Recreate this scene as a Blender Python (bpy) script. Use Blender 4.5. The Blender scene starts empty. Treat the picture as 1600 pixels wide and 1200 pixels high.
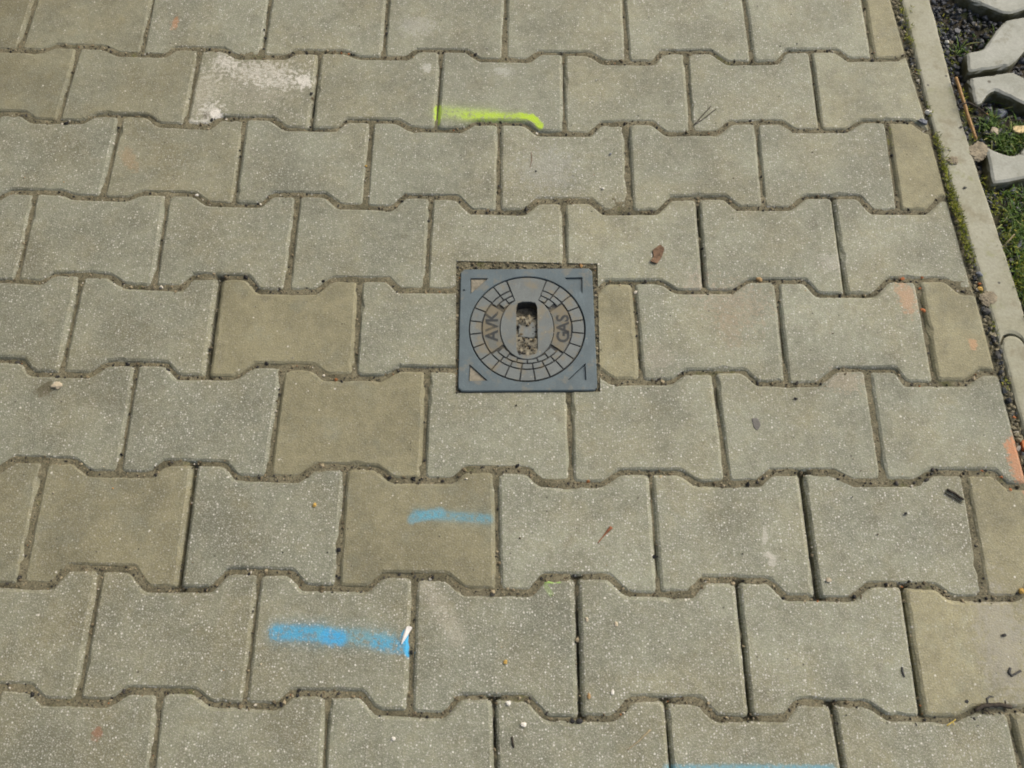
import bpy, bmesh, math, random
import numpy as np
from mathutils import Vector, Matrix, Euler
from mathutils.bvhtree import BVHTree

random.seed(7)
rng = np.random.default_rng(7)
scene = bpy.context.scene
COL = scene.collection
R = math.radians

# ------------------------------------------------------------------ camera
CAM_POS = Vector((0.24589, -0.50902, 1.05507))
AX = ((0.99967248, 0.02281575, -0.01159205),      # right
      (0.01678227, -0.92641576, -0.37612790),     # down
      (-0.01932070, 0.37581017, -0.92649524))     # forward
FPX = 1300.0
cd = bpy.data.cameras.new('camera')
cam = bpy.data.objects.new('camera', cd)
COL.objects.link(cam)
m = Matrix(((AX[0][0], -AX[1][0], -AX[2][0], CAM_POS.x),
            (AX[0][1], -AX[1][1], -AX[2][1], CAM_POS.y),
            (AX[0][2], -AX[1][2], -AX[2][2], CAM_POS.z),
            (0, 0, 0, 1)))
cam.matrix_world = m
cd.sensor_fit = 'HORIZONTAL'
cd.sensor_width = 36.0
cd.lens = 36.0 * FPX / 1600.0
cd.clip_start = 0.02
cd.clip_end = 500.0
scene.camera = cam

# ------------------------------------------------------------------ sky, sun, exposure
SUN_AZ, SUN_EL = R(52), R(46)        # azimuth measured from +Y (away from the camera) towards +X
world = bpy.data.worlds.new('World')
scene.world = world
world.use_nodes = True
wn = world.node_tree.nodes
sky = wn.new('ShaderNodeTexSky')
sky.sky_type = 'NISHITA'
sky.sun_disc = False
sky.sun_elevation = SUN_EL
sky.sun_rotation = SUN_AZ
sky.air_density = 1.0
sky.dust_density = 6.0
sky.ozone_density = 1.0
world.node_tree.links.new(sky.outputs[0], wn['Background'].inputs[0])
wn['Background'].inputs[1].default_value = 0.14
sd = bpy.data.lights.new('sun', 'SUN')
sd.energy = 0.8
sd.angle = R(55)
sd.color = (1.0, 0.97, 0.82)
sun = bpy.data.objects.new('sun', sd)
COL.objects.link(sun)
sun_dir = Vector((math.sin(SUN_AZ) * math.cos(SUN_EL), math.cos(SUN_AZ) * math.cos(SUN_EL), math.sin(SUN_EL)))
sun.rotation_euler = sun_dir.to_track_quat('Z', 'Y').to_euler()
sun.location = (2, 2, 4)
scene.view_settings.view_transform = 'Standard'
scene.view_settings.look = 'None'
scene.view_settings.gamma = 1.0
scene.view_settings.exposure = 0.32
scene.view_settings.use_curve_mapping = False
try:
    scene.cycles.filter_width = 1.9
    scene.cycles.max_bounces = 4
    scene.cycles.diffuse_bounces = 3
    scene.cycles.use_denoising = True
except Exception:
    pass


def at(px, py, z=0.0):
    """the place on the level z that the photograph shows at pixel (px, py) of 1600x1200"""
    a, b = (px - 800) / FPX, (py - 600) / FPX
    d = Vector([a * AX[0][i] + b * AX[1][i] + AX[2][i] for i in range(3)])
    t = (z - CAM_POS.z) / d.z
    return CAM_POS + d * t


# ------------------------------------------------------------------ small helpers
def link(o, parent=None):
    COL.objects.link(o)
    if parent is not None:
        o.parent = parent
    return o


def tag(o, label=None, cat=None, group=None, kind=None):
    for k, v in (('label', label), ('category', cat), ('group', group), ('kind', kind)):
        if v:
            o[k] = v
    return o


def mesh_obj(name, verts, faces, material, parent=None, loc=None, smooth=False):
    me = bpy.data.meshes.new(name)
    me.from_pydata([tuple(v) for v in verts], [], [tuple(f) for f in faces])
    me.materials.append(material)
    if smooth:
        me.polygons.foreach_set('use_smooth', [True] * len(me.polygons))
    me.update()
    o = bpy.data.objects.new(name, me)
    if loc is not None:
        o.location = loc
    return link(o, parent)


def big_mesh(name, verts, tris, material, parent=None, smooth=False):
    """fast mesh from numpy arrays of triangles or quads"""
    verts = np.asarray(verts, dtype=np.float32)
    tris = np.asarray(tris, dtype=np.int32)
    n, k = tris.shape
    me = bpy.data.meshes.new(name)
    me.vertices.add(len(verts))
    me.vertices.foreach_set('co', verts.ravel())
    me.loops.add(n * k)
    me.loops.foreach_set('vertex_index', tris.ravel())
    me.polygons.add(n)
    me.polygons.foreach_set('loop_start', np.arange(0, n * k, k, dtype=np.int32))
    me.polygons.foreach_set('loop_total', np.full(n, k, dtype=np.int32))
    me.polygons.foreach_set('use_smooth', np.full(n, smooth))
    me.materials.append(material)
    me.update()
    me.validate()
    return link(bpy.data.objects.new(name, me), parent)


def empty(name, loc=(0, 0, 0), rz=0.0):
    o = bpy.data.objects.new(name, None)
    o.empty_display_size = 0.05
    o.location = loc
    o.rotation_euler = (0, 0, rz)
    return link(o)


_lat = rng.random((257, 257))


def vnoise(x, y, scale, ox=0.0):
    """smooth value noise in 0..1 on numpy arrays"""
    u = np.asarray(x) * scale + 91.3 + ox
    v = np.asarray(y) * scale + 57.7 + ox * 0.7
    iu, iv = np.floor(u).astype(int), np.floor(v).astype(int)
    fu, fv = u - iu, v - iv
    fu, fv = fu * fu * (3 - 2 * fu), fv * fv * (3 - 2 * fv)
    a = _lat[iu % 257, iv % 257]
    b = _lat[(iu + 1) % 257, iv % 257]
    c = _lat[iu % 257, (iv + 1) % 257]
    d = _lat[(iu + 1) % 257, (iv + 1) % 257]
    return (a * (1 - fu) + b * fu) * (1 - fv) + (c * (1 - fu) + d * fu) * fv


def fnoise(x, y, scale, ox=0.0, octaves=3):
    s, a, t = 0.0, 1.0, 0.0
    for i in range(octaves):
        s = s + a * vnoise(x, y, scale * 2.03 ** i, ox + 13.1 * i)
        t += a
        a *= 0.5
    return s / t


# ------------------------------------------------------------------ material helpers
class NT:
    def __init__(self, name):
        self.mat = bpy.data.materials.new(name)
        self.mat.use_nodes = True
        self.t = self.mat.node_tree
        self.bsdf = self.t.nodes['Principled BSDF']
        self.bsdf.inputs['Roughness'].default_value = 0.85
        self.bsdf.inputs['Specular IOR Level'].default_value = 0.3
        self._pos = None
        self.dim = '3D'

    def n(self, typ, **kw):
        nd = self.t.nodes.new(typ)
        for k, v in kw.items():
            setattr(nd, k, v)
        return nd

    def put(self, sock, v):
        if isinstance(v, bpy.types.NodeSocket):
            self.t.links.new(v, sock)
        elif isinstance(v, (tuple, list, Vector)):
            v = tuple(v)
            if len(sock.default_value) == 4 and len(v) == 3:
                v = v + (1.0,)
            sock.default_value = v
        else:
            sock.default_value = v

    def pos(self):
        if self._pos is None:
            self._pos = self.n('ShaderNodeNewGeometry').outputs['Position']
        return self._pos

    def math(self, op, a, b=0.0, c=0.0, clamp=False):
        nd = self.n('ShaderNodeMath', operation=op, use_clamp=clamp)
        for i, v in enumerate((a, b, c)):
            self.put(nd.inputs[i], v)
        return nd.outputs[0]

    def vmath(self, op, a, b=(0, 0, 0), out=0):
        nd = self.n('ShaderNodeVectorMath', operation=op)
        self.put(nd.inputs[0], a)
        self.put(nd.inputs[1], b)
        return nd.outputs['Value'] if op in ('DOT_PRODUCT', 'LENGTH', 'DISTANCE') else nd.outputs[0]

    def noise(self, scale, detail=2.0, rough=0.5, vec=None, out='Fac'):
        nd = self.n('ShaderNodeTexNoise', noise_dimensions=self.dim)
        self.put(nd.inputs['Vector'], vec if vec is not None else self.pos())
        nd.inputs['Scale'].default_value = scale
        nd.inputs['Detail'].default_value = detail
        nd.inputs['Roughness'].default_value = rough
        return nd.outputs[out]

    def voronoi(self, scale, vec=None):
        nd = self.n('ShaderNodeTexVoronoi', voronoi_dimensions=self.dim)
        self.put(nd.inputs['Vector'], vec if vec is not None else self.pos())
        nd.inputs['Scale'].default_value = scale
        return nd

    def rng(self, v, a, b, c=0.0, d=1.0, smooth=True):
        nd = self.n('ShaderNodeMapRange')
        nd.interpolation_type = 'SMOOTHSTEP' if smooth else 'LINEAR'
        nd.clamp = True
        self.put(nd.inputs[0], v)
        for i, x in enumerate((a, b, c, d)):
            self.put(nd.inputs[i + 1], x)
        return nd.outputs[0]

    def mix(self, fac, a, b, mode='MIX'):
        nd = self.n('ShaderNodeMix', data_type='RGBA', blend_type=mode)
        self.put(nd.inputs[0], fac)
        self.put(nd.inputs[6], a)
        self.put(nd.inputs[7], b)
        return nd.outputs[2]

    def scale(self, col, f):
        """colour times a scalar"""
        nd = self.n('ShaderNodeVectorMath', operation='SCALE')
        self.put(nd.inputs[0], col)
        self.put(nd.inputs['Scale'], f)
        return nd.outputs[0]

    def ramp(self, fac, stops, interp='LINEAR'):
        nd = self.n('ShaderNodeValToRGB')
        cr = nd.color_ramp
        cr.interpolation = interp
        while len(cr.elements) < len(stops):
            cr.elements.new(0.5)
        for e, (p, c) in zip(cr.elements, stops):
            e.position = p
            e.color = tuple(c) + (1.0,)
        self.put(nd.inputs[0], fac)
        return nd.outputs[0]

    def bump(self, height, strength=0.5, dist=0.001):
        nd = self.n('ShaderNodeBump')
        nd.inputs['Strength'].default_value = strength
        nd.inputs['Distance'].default_value = dist
        self.put(nd.inputs['Height'], height)
        self.put(self.bsdf.inputs['Normal'], nd.outputs[0])

    def color(self, c):
        self.put(self.bsdf.inputs['Base Color'], c)
        return self.mat


def simple_mat(name, c, var=0.25, scale=180.0, rough=0.8, c2=None, bump=0.3):
    t = NT(name)
    nz = t.noise(scale, 4.0, 0.6)
    dark = tuple(v * (1 - var) for v in c)
    light = tuple(min(1, v * (1 + var)) for v in (c2 or c))
    col = t.mix(t.rng(nz, 0.3, 0.7), dark, light)
    t.bsdf.inputs['Roughness'].default_value = rough
    if bump:
        t.bump(t.noise(scale * 4, 3.0), bump, 0.0008)
    return t.color(col)

# ------------------------------------------------------------------ where the paving joints run (millimetres)
NODES={(1,-6):(-603.4,497.6),(1,-5):(-505.2,506.9),(1,-4):(-397.6,490.5),(1,-3):(-303.7,505.1),(1,-2):(-199.7,488.8),(1,-1):(-
104.7,500.7),(1,0):(1.0,488.5),(1,1):(95.2,505.7),(1,2):(198.5,486.1),(1,3):(295.1,502.7),(1,4):(399.7,483.9),(1,5):(494.0,507.7),(1,6):(600.0,486.3),
(1,7):(695.9,512.7),(1,8):(795.2,495.2),(2,-5):(-506.5,355.1),(2,-4):(-407.0,369.0),(2,-3):(-303.3,349.0),(2,-2):(-208.2,365.3),(2,-1):(-
103.1,344.3),(2,0):(-
7.3,361.7),(2,1):(95.0,345.7),(2,2):(193.7,360.6),(2,3):(295.0,341.0),(2,4):(393.1,363.3),(2,5):(493.8,343.7),(2,6):(595.3,367.2),(2,7):(694.4,352.5),
(2,8):(798.9,372.3),(3,-5):(-508.1,221.2),(3,-4):(-404.6,211.1),(3,-3):(-306.3,221.8),(3,-2):(-202.9,203.8),(3,-1):(-106.7,222.4),(3,0):(-
3.2,201.1),(3,1):(94.3,222.0),(3,2):(196.5,196.2),(3,3):(295.0,216.9),(3,4):(394.1,198.0),(3,5):(494.6,225.6),(3,6):(592.3,207.8),(3,7):(696.5,230.9),
(3,8):(793.4,205.2),(4,-5):(-500.9,66.3),(4,-4):(-407.5,79.5),(4,-3):(-297.3,60.2),(4,-2):(-203.4,79.6),(4,-1):(-104.3,56.1),(4,0):(-
0.0,77.7),(4,1):(96.6,60.4),(4,4):(395.1,81.0),(4,5):(495.4,66.0),(4,6):(600.0,85.4),(4,7):(695.8,64.2),(4,8):(800.7,90.7),(5,-4):(-401.4,-79.0),(5,-
3):(-298.1,-60.7),(5,-2):(-198.1,-80.1),(5,-1):(-94.2,-60.0),(5,0):(6.1,-75.5),(5,1):(106.8,-61.2),(5,4):(401.4,-75.0),(5,6):(598.9,-
75.2),(5,7):(709.2,-50.5),(5,8):(799.9,-69.7),(6,-4):(-395.2,-201.5),(6,-3):(-291.2,-218.8),(6,-2):(-193.7,-202.0),(6,-1):(-94.8,-221.1),(6,0):(7.2,-
203.4),(6,1):(109.8,-220.5),(6,2):(205.7,-203.9),(6,3):(304.7,-221.0),(6,4):(407.8,-202.6),(6,5):(508.2,-216.1),(6,6):(604.7,-198.3),(6,7):(710.0,-
210.4),(6,8):(815.4,-194.2),(7,-4):(-388.7,-366.0),(7,-3):(-289.9,-342.4),(7,-2):(-187.0,-367.2),(7,-1):(-88.2,-342.6),(7,0):(11.9,-
360.6),(7,1):(107.9,-342.6),(7,2):(212.8,-360.3),(7,3):(309.8,-339.4),(7,4):(412.2,-360.0),(7,5):(509.5,-340.7),(7,6):(608.5,-361.2),(7,7):(713.1,-
341.9),(7,8):(812.6,-355.3),(8,-3):(-285.3,-499.4),(8,-2):(-187.2,-485.0),(8,-1):(-85.7,-499.9),(8,0):(12.6,-484.1),(8,1):(112.7,-
504.5),(8,2):(211.0,-483.2),(8,3):(313.3,-504.9),(8,4):(414.9,-481.5),(8,5):(513.5,-500.3),(8,6):(610.5,-480.6),(8,7):(713.5,-495.7),(8,8):(815.9,-
483.7),}

PIT, ROW, AMP = 0.2, 0.14133, 0.0181
W0, W1, W2, W3, W4, W5 = 0.01486, -0.00428, -0.00065, 0.00156, 0.01996, -0.02004


def warp(x, y):
    return (x + W3 * x * x + W4 * y * y + W5 * y, y + W0 * x * x + W1 * x ** 3 + W2 * x * y)


def model_node(b, h):
    """joint end on the course line b (0 = far): h counts half stones along the row"""
    odd_above = (b - 1) % 2          # row above: its joints are the low nodes
    low = (h % 2) == odd_above
    y = -(b - 4) * ROW + ROW / 2 + (-AMP / 2 if low else AMP / 2)
    return Vector(warp(h * PIT / 2, y))


_res = {k: Vector((v[0] / 1000, v[1] / 1000)) - model_node(*k) for k, v in NODES.items()}


def node(b, h):
    p = model_node(b, h)
    if (b, h) in _res:
        return p + _res[(b, h)]
    s, wt = Vector((0, 0)), 0.0
    for (bb, hh), r in _res.items():
        d2 = (bb - b) ** 2 * 1.5 + (hh - h) ** 2
        if d2 < 14:
            w = 1.0 / (0.4 + d2)
            s += r * w
            wt += w
    jit = random.Random(b * 131 + h * 17)
    return p + (s / wt * 0.8 if wt else Vector((jit.uniform(-.0015, .0015), jit.uniform(-.0015, .0015))))


_ncache = {}


def nd(b, h):
    if (b, h) not in _ncache:
        _ncache[(b, h)] = node(b, h)
    return _ncache[(b, h)]


def course(b, h0, h1):
    """points of the zigzag course line from joint h0 to joint h1"""
    pts = []
    for h in range(h0, h1 + 1):
        c = nd(b, h)
        t = (nd(b, h + 2) - nd(b, h - 2)).normalized()
        l, r = c - t * 0.040, c + t * 0.040
        if h > h0:
            pts.append(l)
        if h == h0 or h == h1:
            pts.append(c)
        if h < h1:
            pts.append(r)
    return pts


PAVE_R = [(-2.0, 0.94), (-0.9, 0.915), (-0.5, 0.908), (-0.212, 0.8965), (-0.088, 0.8915), (0.048, 0.8845), (0.152, 0.8755), (0.241, 0.8695), (0.311, 0.868),
          (0.384, 0.864), (0.507, 0.853), (0.623, 0.846), (1.0, 0.83), (2.0, 0.79)]
KERB_L = [(-2.0, 0.955), (-0.9, 0.93), (-0.5, 0.917), (-0.142, 0.9045), (-0.04, 0.9005), (0.089, 0.891), (0.174, 0.884), (0.264, 0.8755), (0.36, 0.868),
          (0.448, 0.8645), (0.54, 0.862), (0.624, 0.859), (1.0, 0.848), (2.0, 0.81)]
KERB_W = 0.048


def interp(tab, y):
    return float(np.interp(y, [a for a, b in tab], [b for a, b in tab]))


# ------------------------------------------------------------------ polygons
def clip(poly, p, n):
    """keep the side of the line through p with n pointing away from it"""
    out = []
    for i in range(len(poly)):
        a, b = poly[i], poly[(i + 1) % len(poly)]
        da, db = (a - p).dot(n), (b - p).dot(n)
        if da <= 0:
            out.append(a)
        if da * db < 0:
            out.append(a + (b - a) * (da / (da - db)))
    return out


def area2(poly):
    return sum(poly[i - 1].x * poly[i].y - poly[i].x * poly[i - 1].y for i in range(len(poly)))


def inset(poly, d):
    """move every edge of a counter-clockwise polygon inwards by d"""
    out = []
    n = len(poly)
    for i in range(n):
        a, b, c = poly[i - 1], poly[i], poly[(i + 1) % n]
        e1, e2 = (b - a), (c - b)
        if e1.length < 1e-9 or e2.length < 1e-9:
            out.append(b.copy())
            continue
        e1.normalize()
        e2.normalize()
        n1, n2 = Vector((-e1.y, e1.x)), Vector((-e2.y, e2.x))
        mm = n1 + n2
        k = max(mm.length_squared / 2, 0.35)
        out.append(b + mm * (d / k))
    return out


def roundoff(poly, r, step=None, jitter=0.0, rnd=None):
    """cut the corners (two points each) and add points along long edges"""
    out = []
    n = len(poly)
    for i in range(n):
        a, b, c = poly[i - 1], poly[i], poly[(i + 1) % n]
        e1, e2 = (a - b), (c - b)
        l1, l2 = e1.length, e2.length
        if l1 < 1e-6 or l2 < 1e-6:
            continue
        e1 /= l1
        e2 /= l2
        if e1.dot(e2) < -0.985:
            pts = [b]
        else:
            q = min(r, l1 * 0.45, l2 * 0.45)
            p0, p2 = b + e1 * q, b + e2 * q
            pts = [p0, (p0 + p2) * 0.25 + b * 0.5, p2]
        out += pts
    if step:
        res = []
        n = len(out)
        for i in range(n):
            a, b = out[i], out[(i + 1) % n]
            res.append(a)
            k = int((b - a).length / step)
            for j in range(1, k + 1):
                res.append(a.lerp(b, j / (k + 1)))
        out = res
    if jitter and rnd:
        out = [p + Vector((rnd.uniform(-jitter, jitter), rnd.uniform(-jitter, jitter))) for p in out]
    return out


def rounded_rings(poly, rings, r, step=None, jitter=0.0, rnd=None):
    """like prism, with rounded corners; every ring is inset from the sharp outline so that corners never fold"""
    n = len(poly)
    flags, counts, jit, nick, verts, faces = [], None, None, None, [], []
    for i in range(n):
        e1, e2 = (poly[i - 1] - poly[i]).normalized(), (poly[(i + 1) % n] - poly[i]).normalized()
        flags.append(e1.dot(e2) < -0.985)
    for d, z in rings:
        q = inset(poly, d) if d else poly
        rr = max(0.0012, r - d * 0.5)
        pts = []
        for i in range(n):
            a, b, c = q[i - 1], q[i], q[(i + 1) % n]
            if flags[i]:
                pts.append(b)
                continue
            e1, e2 = a - b, c - b
            k = min(rr, e1.length * 0.4, e2.length * 0.4)
            p0, p2 = b + e1.normalized() * k, b + e2.normalized() * k
            pts += [p0, (p0 + p2) * 0.25 + b * 0.5, p2]
        m_ = len(pts)
        if counts is None:
            counts = [int((pts[(i + 1) % m_] - pts[i]).length / step) if step else 0 for i in range(m_)]
        out = []
        for i in range(m_):
            a, b = pts[i], pts[(i + 1) % m_]
            out.append(a)
            for j in range(1, counts[i] + 1):
                out.append(a.lerp(b, j / (counts[i] + 1)))
        if jit is None:
            jit = [Vector((rnd.uniform(-jitter, jitter), rnd.uniform(-jitter, jitter))) if jitter else Vector((0, 0)) for _ in out]
        jr = [Vector((rnd.uniform(-jitter, jitter), rnd.uniform(-jitter, jitter))) * 1.2 if (jitter and d) else Vector((0, 0)) for _ in out]
        if jitter and d and nick is None:
            nick = [-p.normalized() * rnd.uniform(.001, .0032) if rnd.random() < .05 else Vector((0, 0)) for p in out]
        if jitter and d:
            jr = [a + b for a, b in zip(jr, nick)]
        verts += [((p + u + w).x, (p + u + w).y, z) for p, u, w in zip(out, jit, jr)]
    m_ = len(verts) // len(rings)
    for k in range(len(rings) - 1):
        for i in range(m_):
            j = (i + 1) % m_
            faces.append((k * m_ + i, k * m_ + j, (k + 1) * m_ + j, (k + 1) * m_ + i))
    faces.append(tuple(range((len(rings) - 1) * m_, len(rings) * m_)))
    faces.append(tuple(reversed(range(m_))))
    return verts, faces


def prism(poly, rings, ctr=None, cap_bottom=False):
    """stack of inset rings [(inset, z), ...] from bottom to top, flat cap on top"""
    verts, faces = [], []
    n = len(poly)
    for d, z in rings:
        q = inset(poly, d) if d else poly
        for p in q:
            verts.append((p.x, p.y, z))
    for k in range(len(rings) - 1):
        for i in range(n):
            j = (i + 1) % n
            faces.append((k * n + i, k * n + j, (k + 1) * n + j, (k + 1) * n + i))
    faces.append(tuple(range((len(rings) - 1) * n, len(rings) * n)))
    if cap_bottom:
        faces.append(tuple(reversed(range(n))))
    return verts, faces


def cut(o, cutters):
    """difference of o and the cutter objects, baked into a plain mesh"""
    for c in cutters:
        md = o.modifiers.new('cut', 'BOOLEAN')
        md.operation = 'DIFFERENCE'
        md.solver = 'EXACT'
        md.object = c
    dg = bpy.context.evaluated_depsgraph_get()
    dg.update()
    me = bpy.data.meshes.new_from_object(o.evaluated_get(dg))
    o.modifiers.clear()
    old = o.data
    o.data = me
    me.name = old.name
    return o


def drop(o):
    me = o.data
    bpy.data.objects.remove(o)
    bpy.data.meshes.remove(me)


# ------------------------------------------------------------------ paint and stains that lie on the stones
STAINS = []


def stroke(a, b, wpx, col, alpha, patch=0.6, soft=0.5, zmax=None):
    A, B = at(*a), at(*b)
    STAINS.append(dict(k='s', a=A, b=B, w=wpx * 0.00085 / 2, col=col, al=alpha, patch=patch, soft=soft))


def spray(a, b, wpx, col, alpha, patch=0.6, soft=0.5):
    stroke(a, b, wpx * 1.9, col, alpha * 0.26, 0.8, 1.0)
    stroke(a, b, wpx, col, alpha, patch, soft)


def blot(c, rx, ry, ang, col, alpha, rag=0.9, grain=0.4):
    STAINS.append(dict(k='b', c=at(*c), rx=rx * 0.00088, ry=ry * 0.00115, ang=R(ang), col=col, al=alpha, rag=rag, grain=grain))


BLUE, BLUE2 = (0.055, 0.36, 0.60), (0.12, 0.38, 0.50)
LIME, WHITE, RUST = (0.43, 0.62, 0.04), (0.74, 0.72, 0.66), (0.50, 0.20, 0.07)
spray((428, 988), (502, 990), 26, BLUE, 0.85, 0.6, 0.6)
spray((500, 991), (612, 1000), 28, BLUE2, 0.62, 0.9, 0.8)
stroke((508, 993), (534, 998), 26, (0.045, 0.36, 0.68), 0.9, 0.4, 0.6)
stroke((585, 1004), (628, 1012), 24, BLUE, 0.7, 0.8, 0.7)
stroke((634, 988), (640, 1022), 15, (0.045, 0.40, 0.72), 0.95, 0.2)
spray((648, 803), (765, 811), 18, (0.10, 0.34, 0.46), 0.6, 0.6, 0.8)
stroke((642, 812), (690, 800), 18, (0.10, 0.42, 0.60), 0.45, 0.5, 0.6)
stroke((1042, 1206), (1302, 1206), 20, BLUE2, 0.8, 0.6)
stroke((684, 166), (684, 192), 14, LIME, 0.95, 0.2)
spray((684, 175), (775, 182), 32, (0.48, 0.66, 0.12), 0.60, 0.8, 0.9)
spray((725, 182), (822, 183), 20, LIME, 0.8, 0.75, 0.8)
stroke((812, 180), (838, 188), 14, LIME, 0.95, 0.3)
stroke((830, 182), (846, 199), 14, LIME, 0.98, 0.2)
stroke((850, 908), (874, 907), 8, (0.35, 0.62, 0.10), 0.75, 0.4)
stroke((852, 914), (862, 930), 8, (0.30, 0.50, 0.10), 0.35, 0.5)
blot((405, 112), 85, 20, -4, WHITE, 0.9, 2.0, 0.9)
blot((352, 96), 28, 15, -35, WHITE, 0.85, 1.2, 0.7)
blot((475, 126), 16, 14, 0, WHITE, 0.85, 1.2, 0.6)
blot((400, 130), 95, 50, 0, (0.46, 0.44, 0.36), 0.5, 1.8, 0.8)
blot((337, 178), 13, 9, 20, WHITE, 0.9, 0.9, 0.3)
blot((322, 180), 9, 9, 20, (0.10, 0.09, 0.06), 0.75, 0.9, 0.3)
blot((312, 190), 26, 8, 0, WHITE, 0.75, 1.4, 0.7)
blot((322, 140), 28, 56, -12, (0.50, 0.48, 0.40), 0.75, 1.6, 0.8)
blot((330, 172), 26, 16, 10, WHITE, 0.75, 1.6, 0.8)
blot((440, 128), 50, 14, -3, WHITE, 0.7, 2.2, 0.9)
stroke((662, 906), (718, 1000), 34, (0.50, 0.47, 0.38), 0.45, 0.7, 0.9)
blot((1195, 838), 5, 14, -15, (0.56, 0.54, 0.47), 0.55, 0.9, 0.2)
blot((1206, 876), 6, 10, 20, (0.56, 0.54, 0.47), 0.55, 1.3, 0.2)
blot((1205, 868), 11, 4, 0, (0.56, 0.54, 0.47), 0.5, 1.2, 0.2)
blot((273, 36), 9, 14, 0, RUST, 0.5, 1.2, 0.5)
blot((202, 248), 14, 26, 30, (0.36, 0.24, 0.13), 0.4, 1.0, 0.4)
blot((152, 1146), 8, 8, 0, (0.30, 0.11, 0.06), 0.55, 1.1, 0.4)
blot((1417, 464), 17, 28, 8, (0.50, 0.29, 0.17), 0.65, 1.2, 0.5)
blot((1592, 722), 18, 36, 0, (0.52, 0.25, 0.13), 0.8, 1.0, 0.3)
blot((1582, 700), 12, 14, 0, (0.52, 0.25, 0.13), 0.8, 1.0, 0.3)
blot((1520, 538), 9, 9, 0, (0.60, 0.33, 0.18), 0.55, 0.9, 0.3)
blot((1147, 475), 62, 34, -10, (0.37, 0.31, 0.22), 0.75, 1.8, 0.75)
blot((1090, 445), 24, 22, 0, (0.42, 0.36, 0.28), 0.7, 1.8, 0.75)
blot((1140, 512), 22, 30, 10, (0.33, 0.27, 0.18), 0.45, 1.4, 0.6)
blot((70, 608), 17, 12, 20, (0.09, 0.075, 0.04), 0.75, 0.9, 0.3)  # dark patch for the pock beside the cream stone
blot((1300, 410), 26, 14, 20, (0.50, 0.48, 0.42), 0.4, 1.3, 0.5)
blot((1030, 560), 30, 20, 0, (0.42, 0.38, 0.30), 0.3, 1.3, 0.5)
blot((1320, 595), 36, 18, 0, (0.42, 0.35, 0.25), 0.4, 1.4, 0.5)
blot((650, 40), 40, 20, 0, (0.46, 0.46, 0.42), 0.4, 1.4, 0.6)
blot((785, 112), 20, 10, 0, (0.52, 0.52, 0.48), 0.5, 1.3, 0.6)
blot((668, 107), 12, 9, 0, (0.60, 0.60, 0.55), 0.6, 1.3, 0.6)
blot((855, 265), 60, 40, 0, (0.40, 0.42, 0.42), 0.25, 1.4, 0.5)
blot((1565, 1000), 40, 70, 0, (0.36, 0.35, 0.31), 0.5, 1.3, 0.5)

GRAY, SAND = (0.259, 0.271, 0.201), (0.265, 0.249, 0.153)


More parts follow.
